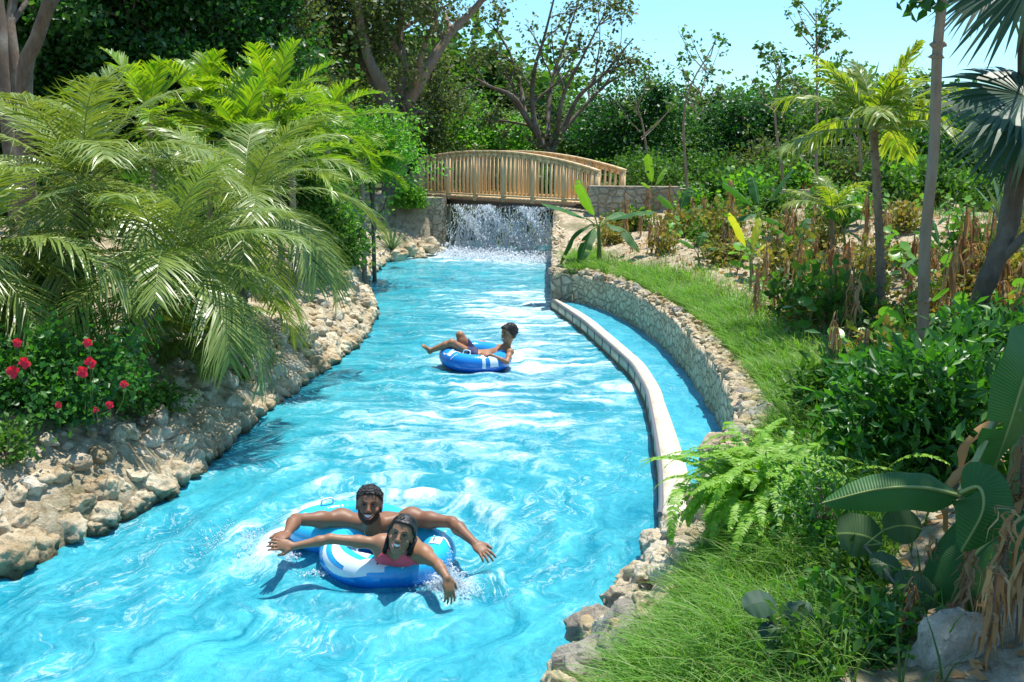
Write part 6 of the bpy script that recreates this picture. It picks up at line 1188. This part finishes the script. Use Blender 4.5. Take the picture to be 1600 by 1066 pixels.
def boy():
    Y = 12.0; hc = D(795, 521, Y-.02); root = empty('person', (hc.x-.2, Y, 0), 'boy in navy shorts lying back on the single ring in midstream', 'person'); F = Field((-1.22, 11.45, -.05), (.22, 12.55, .62), .0050); s = .86
    nb_ = D(791, 542, Y); shN = D(797, 550, Y-.13); shF = D(778, 544, Y+.15); ch = np.array(tuple(D(782, 552, Y+.02))); pel = np.array(tuple(D(741, 556, Y+.03))); bel = (ch+pel)/2+[0, 0, -.01]
    F.ell(ch, (.12, .135, .085), None, .04); F.ell(bel, (.12, .115, .075), None, .06); F.ell(pel, (.11, .125, .08), None, .06); F.cap(nb_, shN, .036, .04, .05); F.cap(nb_, shF, .036, .04, .05)
    B = basis((-.80, -.60, .02), (.05, 0, 1), R_(3)); F.cap(nb_, Vector(hc)+Vector((.02, 0, -.05)), .042, .044, .03); L = head(F, hc, B, .98, child=True)
    arm(F, shN, D(792, 566, Y-.30), D(765, 554, Y-.34), .74, .95); hand(F, D(765, 554, Y-.34), (-1, .15, .05), (0, -.3, 1), .85, .2, .14, 1)
    arm(F, shF, D(754, 535, Y+.30), D(738, 538, Y+.22), .72, .95); hand(F, D(738, 538, Y+.22), (-.9, -.3, -.2), (0, .2, 1), .85, .3, .14, -1)
    def leg(hip, kn, an, toe):
        hip, kn, an, toe = [np.array(tuple(p)) for p in (hip, kn, an, toe)]; F.cap(hip, kn, .068, .046, .03); m_ = kn+(an-kn)*.3; F.ell(kn, (.046, .046, .046), None, .02); F.cap(kn, m_, .045, .046, .02); F.cap(m_, an, .045, .028, .02); F.cap(an, toe, .028, .022, .02)
        h_ = an-(toe-an)*.18+unit(an-kn)*.02; F.ell(h_, (.028, .028, .028), None, .02); side = unit(np.cross(toe-an, an-kn)+[0, .001, 0]); 
        for i in range(5): t0_ = toe+side*(i-2)*.0125; F.cap(t0_-unit(toe-an)*.02, t0_+unit(toe-an)*(.022-.003*abs(i-1)), .0095, .0078, .006)
    leg(pel+[-.02, .075, .01], D(719, 524, Y+.08), D(722, 552, Y+.0), D(706, 553, Y-.0)); leg(pel+[-.02, -.06, .015], D(706, 536, Y-.10), D(672, 548, Y-.08), D(662, 541, Y-.10))
    finish(F, 'body', M['skin_b'], root, it=1); off = np.array(tuple(root.location)); face_parts(root, L, B, .98, off, lips='lips_m'); hcv = np.array(tuple(hc))
    def hairreg(g):
        q = ((g-hcv)@B)/.98; x, y, z = q[..., 0], q[..., 1], q[..., 2]; line = np.interp(y, [-.12, -.03, .01, .05, .09], [-.07, -.045, .0, .048, .064]); line = line+.012*(vn(x*260+z*90+9, y*260+z*60)-.5); return np.maximum(line-z, np.linalg.norm(q-[0, -.01, .02], axis=-1)-.14)
    shell(F, root, 'hair', 'hair', .014, ((hcv-.16), (hcv+.16), hairreg), 0, .006, 80, 900); kn = np.array(tuple(D(719, 524, Y+.08)))
    def sh(g): q = g-pel; return np.maximum(np.maximum(-.075-q[..., 0], q[..., 0]-.05), np.where(q[..., 0] < 0, 0, 0)-1)
    shell(F, root, 'shorts', 'shorts', .010, ((pel-[.25, .22, .2]), (pel+[.2, .22, .25]), sh), 1, .003, 30)
    return root
boy()
# ---- splashes round the swimmers
def splash(px, py, rx, ry, h, N, label, seed, size=.006, jets=14):
    c = P(px, py, .0); g = np.random.default_rng(seed); mb = MB(); a = g.random(N)*6.28; rr = np.abs(g.normal(0, .5, N)); z = .004+h*g.gamma(1.0, .28, N)*np.exp(-rr); p = np.stack([c.x+rx*rr*np.cos(a), c.y+ry*rr*np.sin(a), z], 1); drops(mb, p, np.exp(g.normal(math.log(size), .55, N)).clip(.0015, .02))
    for k in range(jets):
        a0 = g.random()*6.28; l = h*g.uniform(.4, 1.2); K = 8; t = np.linspace(0, 1, K); d = np.array([math.cos(a0), math.sin(a0)]); x0 = c.x+rx*.5*g.normal(0, .5); y0 = c.y+ry*.5*g.normal(0, .5)
        pts = np.stack([x0+d[0]*t*l*.8+.006*np.cumsum(g.normal(0, 1, K)), y0+d[1]*t*l*.8, l*(1.9*t-1.4*t*t)+.003], 1); tube(mb, pts, g.uniform(.0012, .0045)*np.sin(np.linspace(.5, 3.0, K)), 5)
    return tag(mb.build('splash', M['spray']), label, 'splash', None, 'stuff')
splash(702, 922, .17, .11, .15, 9000, 'white water thrown up by the woman dipping her hand', 1, .0021, 34)
splash(432, 872, .13, .12, .06, 3000, 'splash below the joined hands', 2, .0022, 10)
splash(385, 845, .40, .40, .05, 2600, 'spray on the water left of the joined hands', 3, .0024, 6)
splash(530, 897, .55, .07, .02, 500, 'small drops along the front edge of the front ring', 4, .0035, 0)

# ---- look-alikes: tell those of one spot apart by their order in the view
ORD = 'first second third fourth fifth sixth seventh eighth ninth tenth eleventh twelfth thirteenth fourteenth fifteenth sixteenth'.split(); NUM = 'zero one two three four five six seven eight nine ten eleven twelve thirteen fourteen fifteen sixteen'.split()
bpy.context.view_layer.update(); by = {}
for o in bpy.data.objects:
    if o.parent is None and 'label' in o and o.get('kind') is None and o.type in ('MESH', 'EMPTY'): by.setdefault(o['label'], []).append(o)
for lab, L in by.items():
    if len(L) < 2: continue
    vis = sorted([o for o in L if -40 < proj(o.location)[0] < 1640], key=lambda o: proj(o.location)[0])
    for o in L:
        if o not in vis: o['label'] = lab+', beyond the frame edge'
    if 2 <= len(vis) <= 16 and len(lab.split()) <= 10:
        for i, o in enumerate(vis): o['label'] = lab+', '+ORD[i]+' of '+NUM[len(vis)]+' from left'
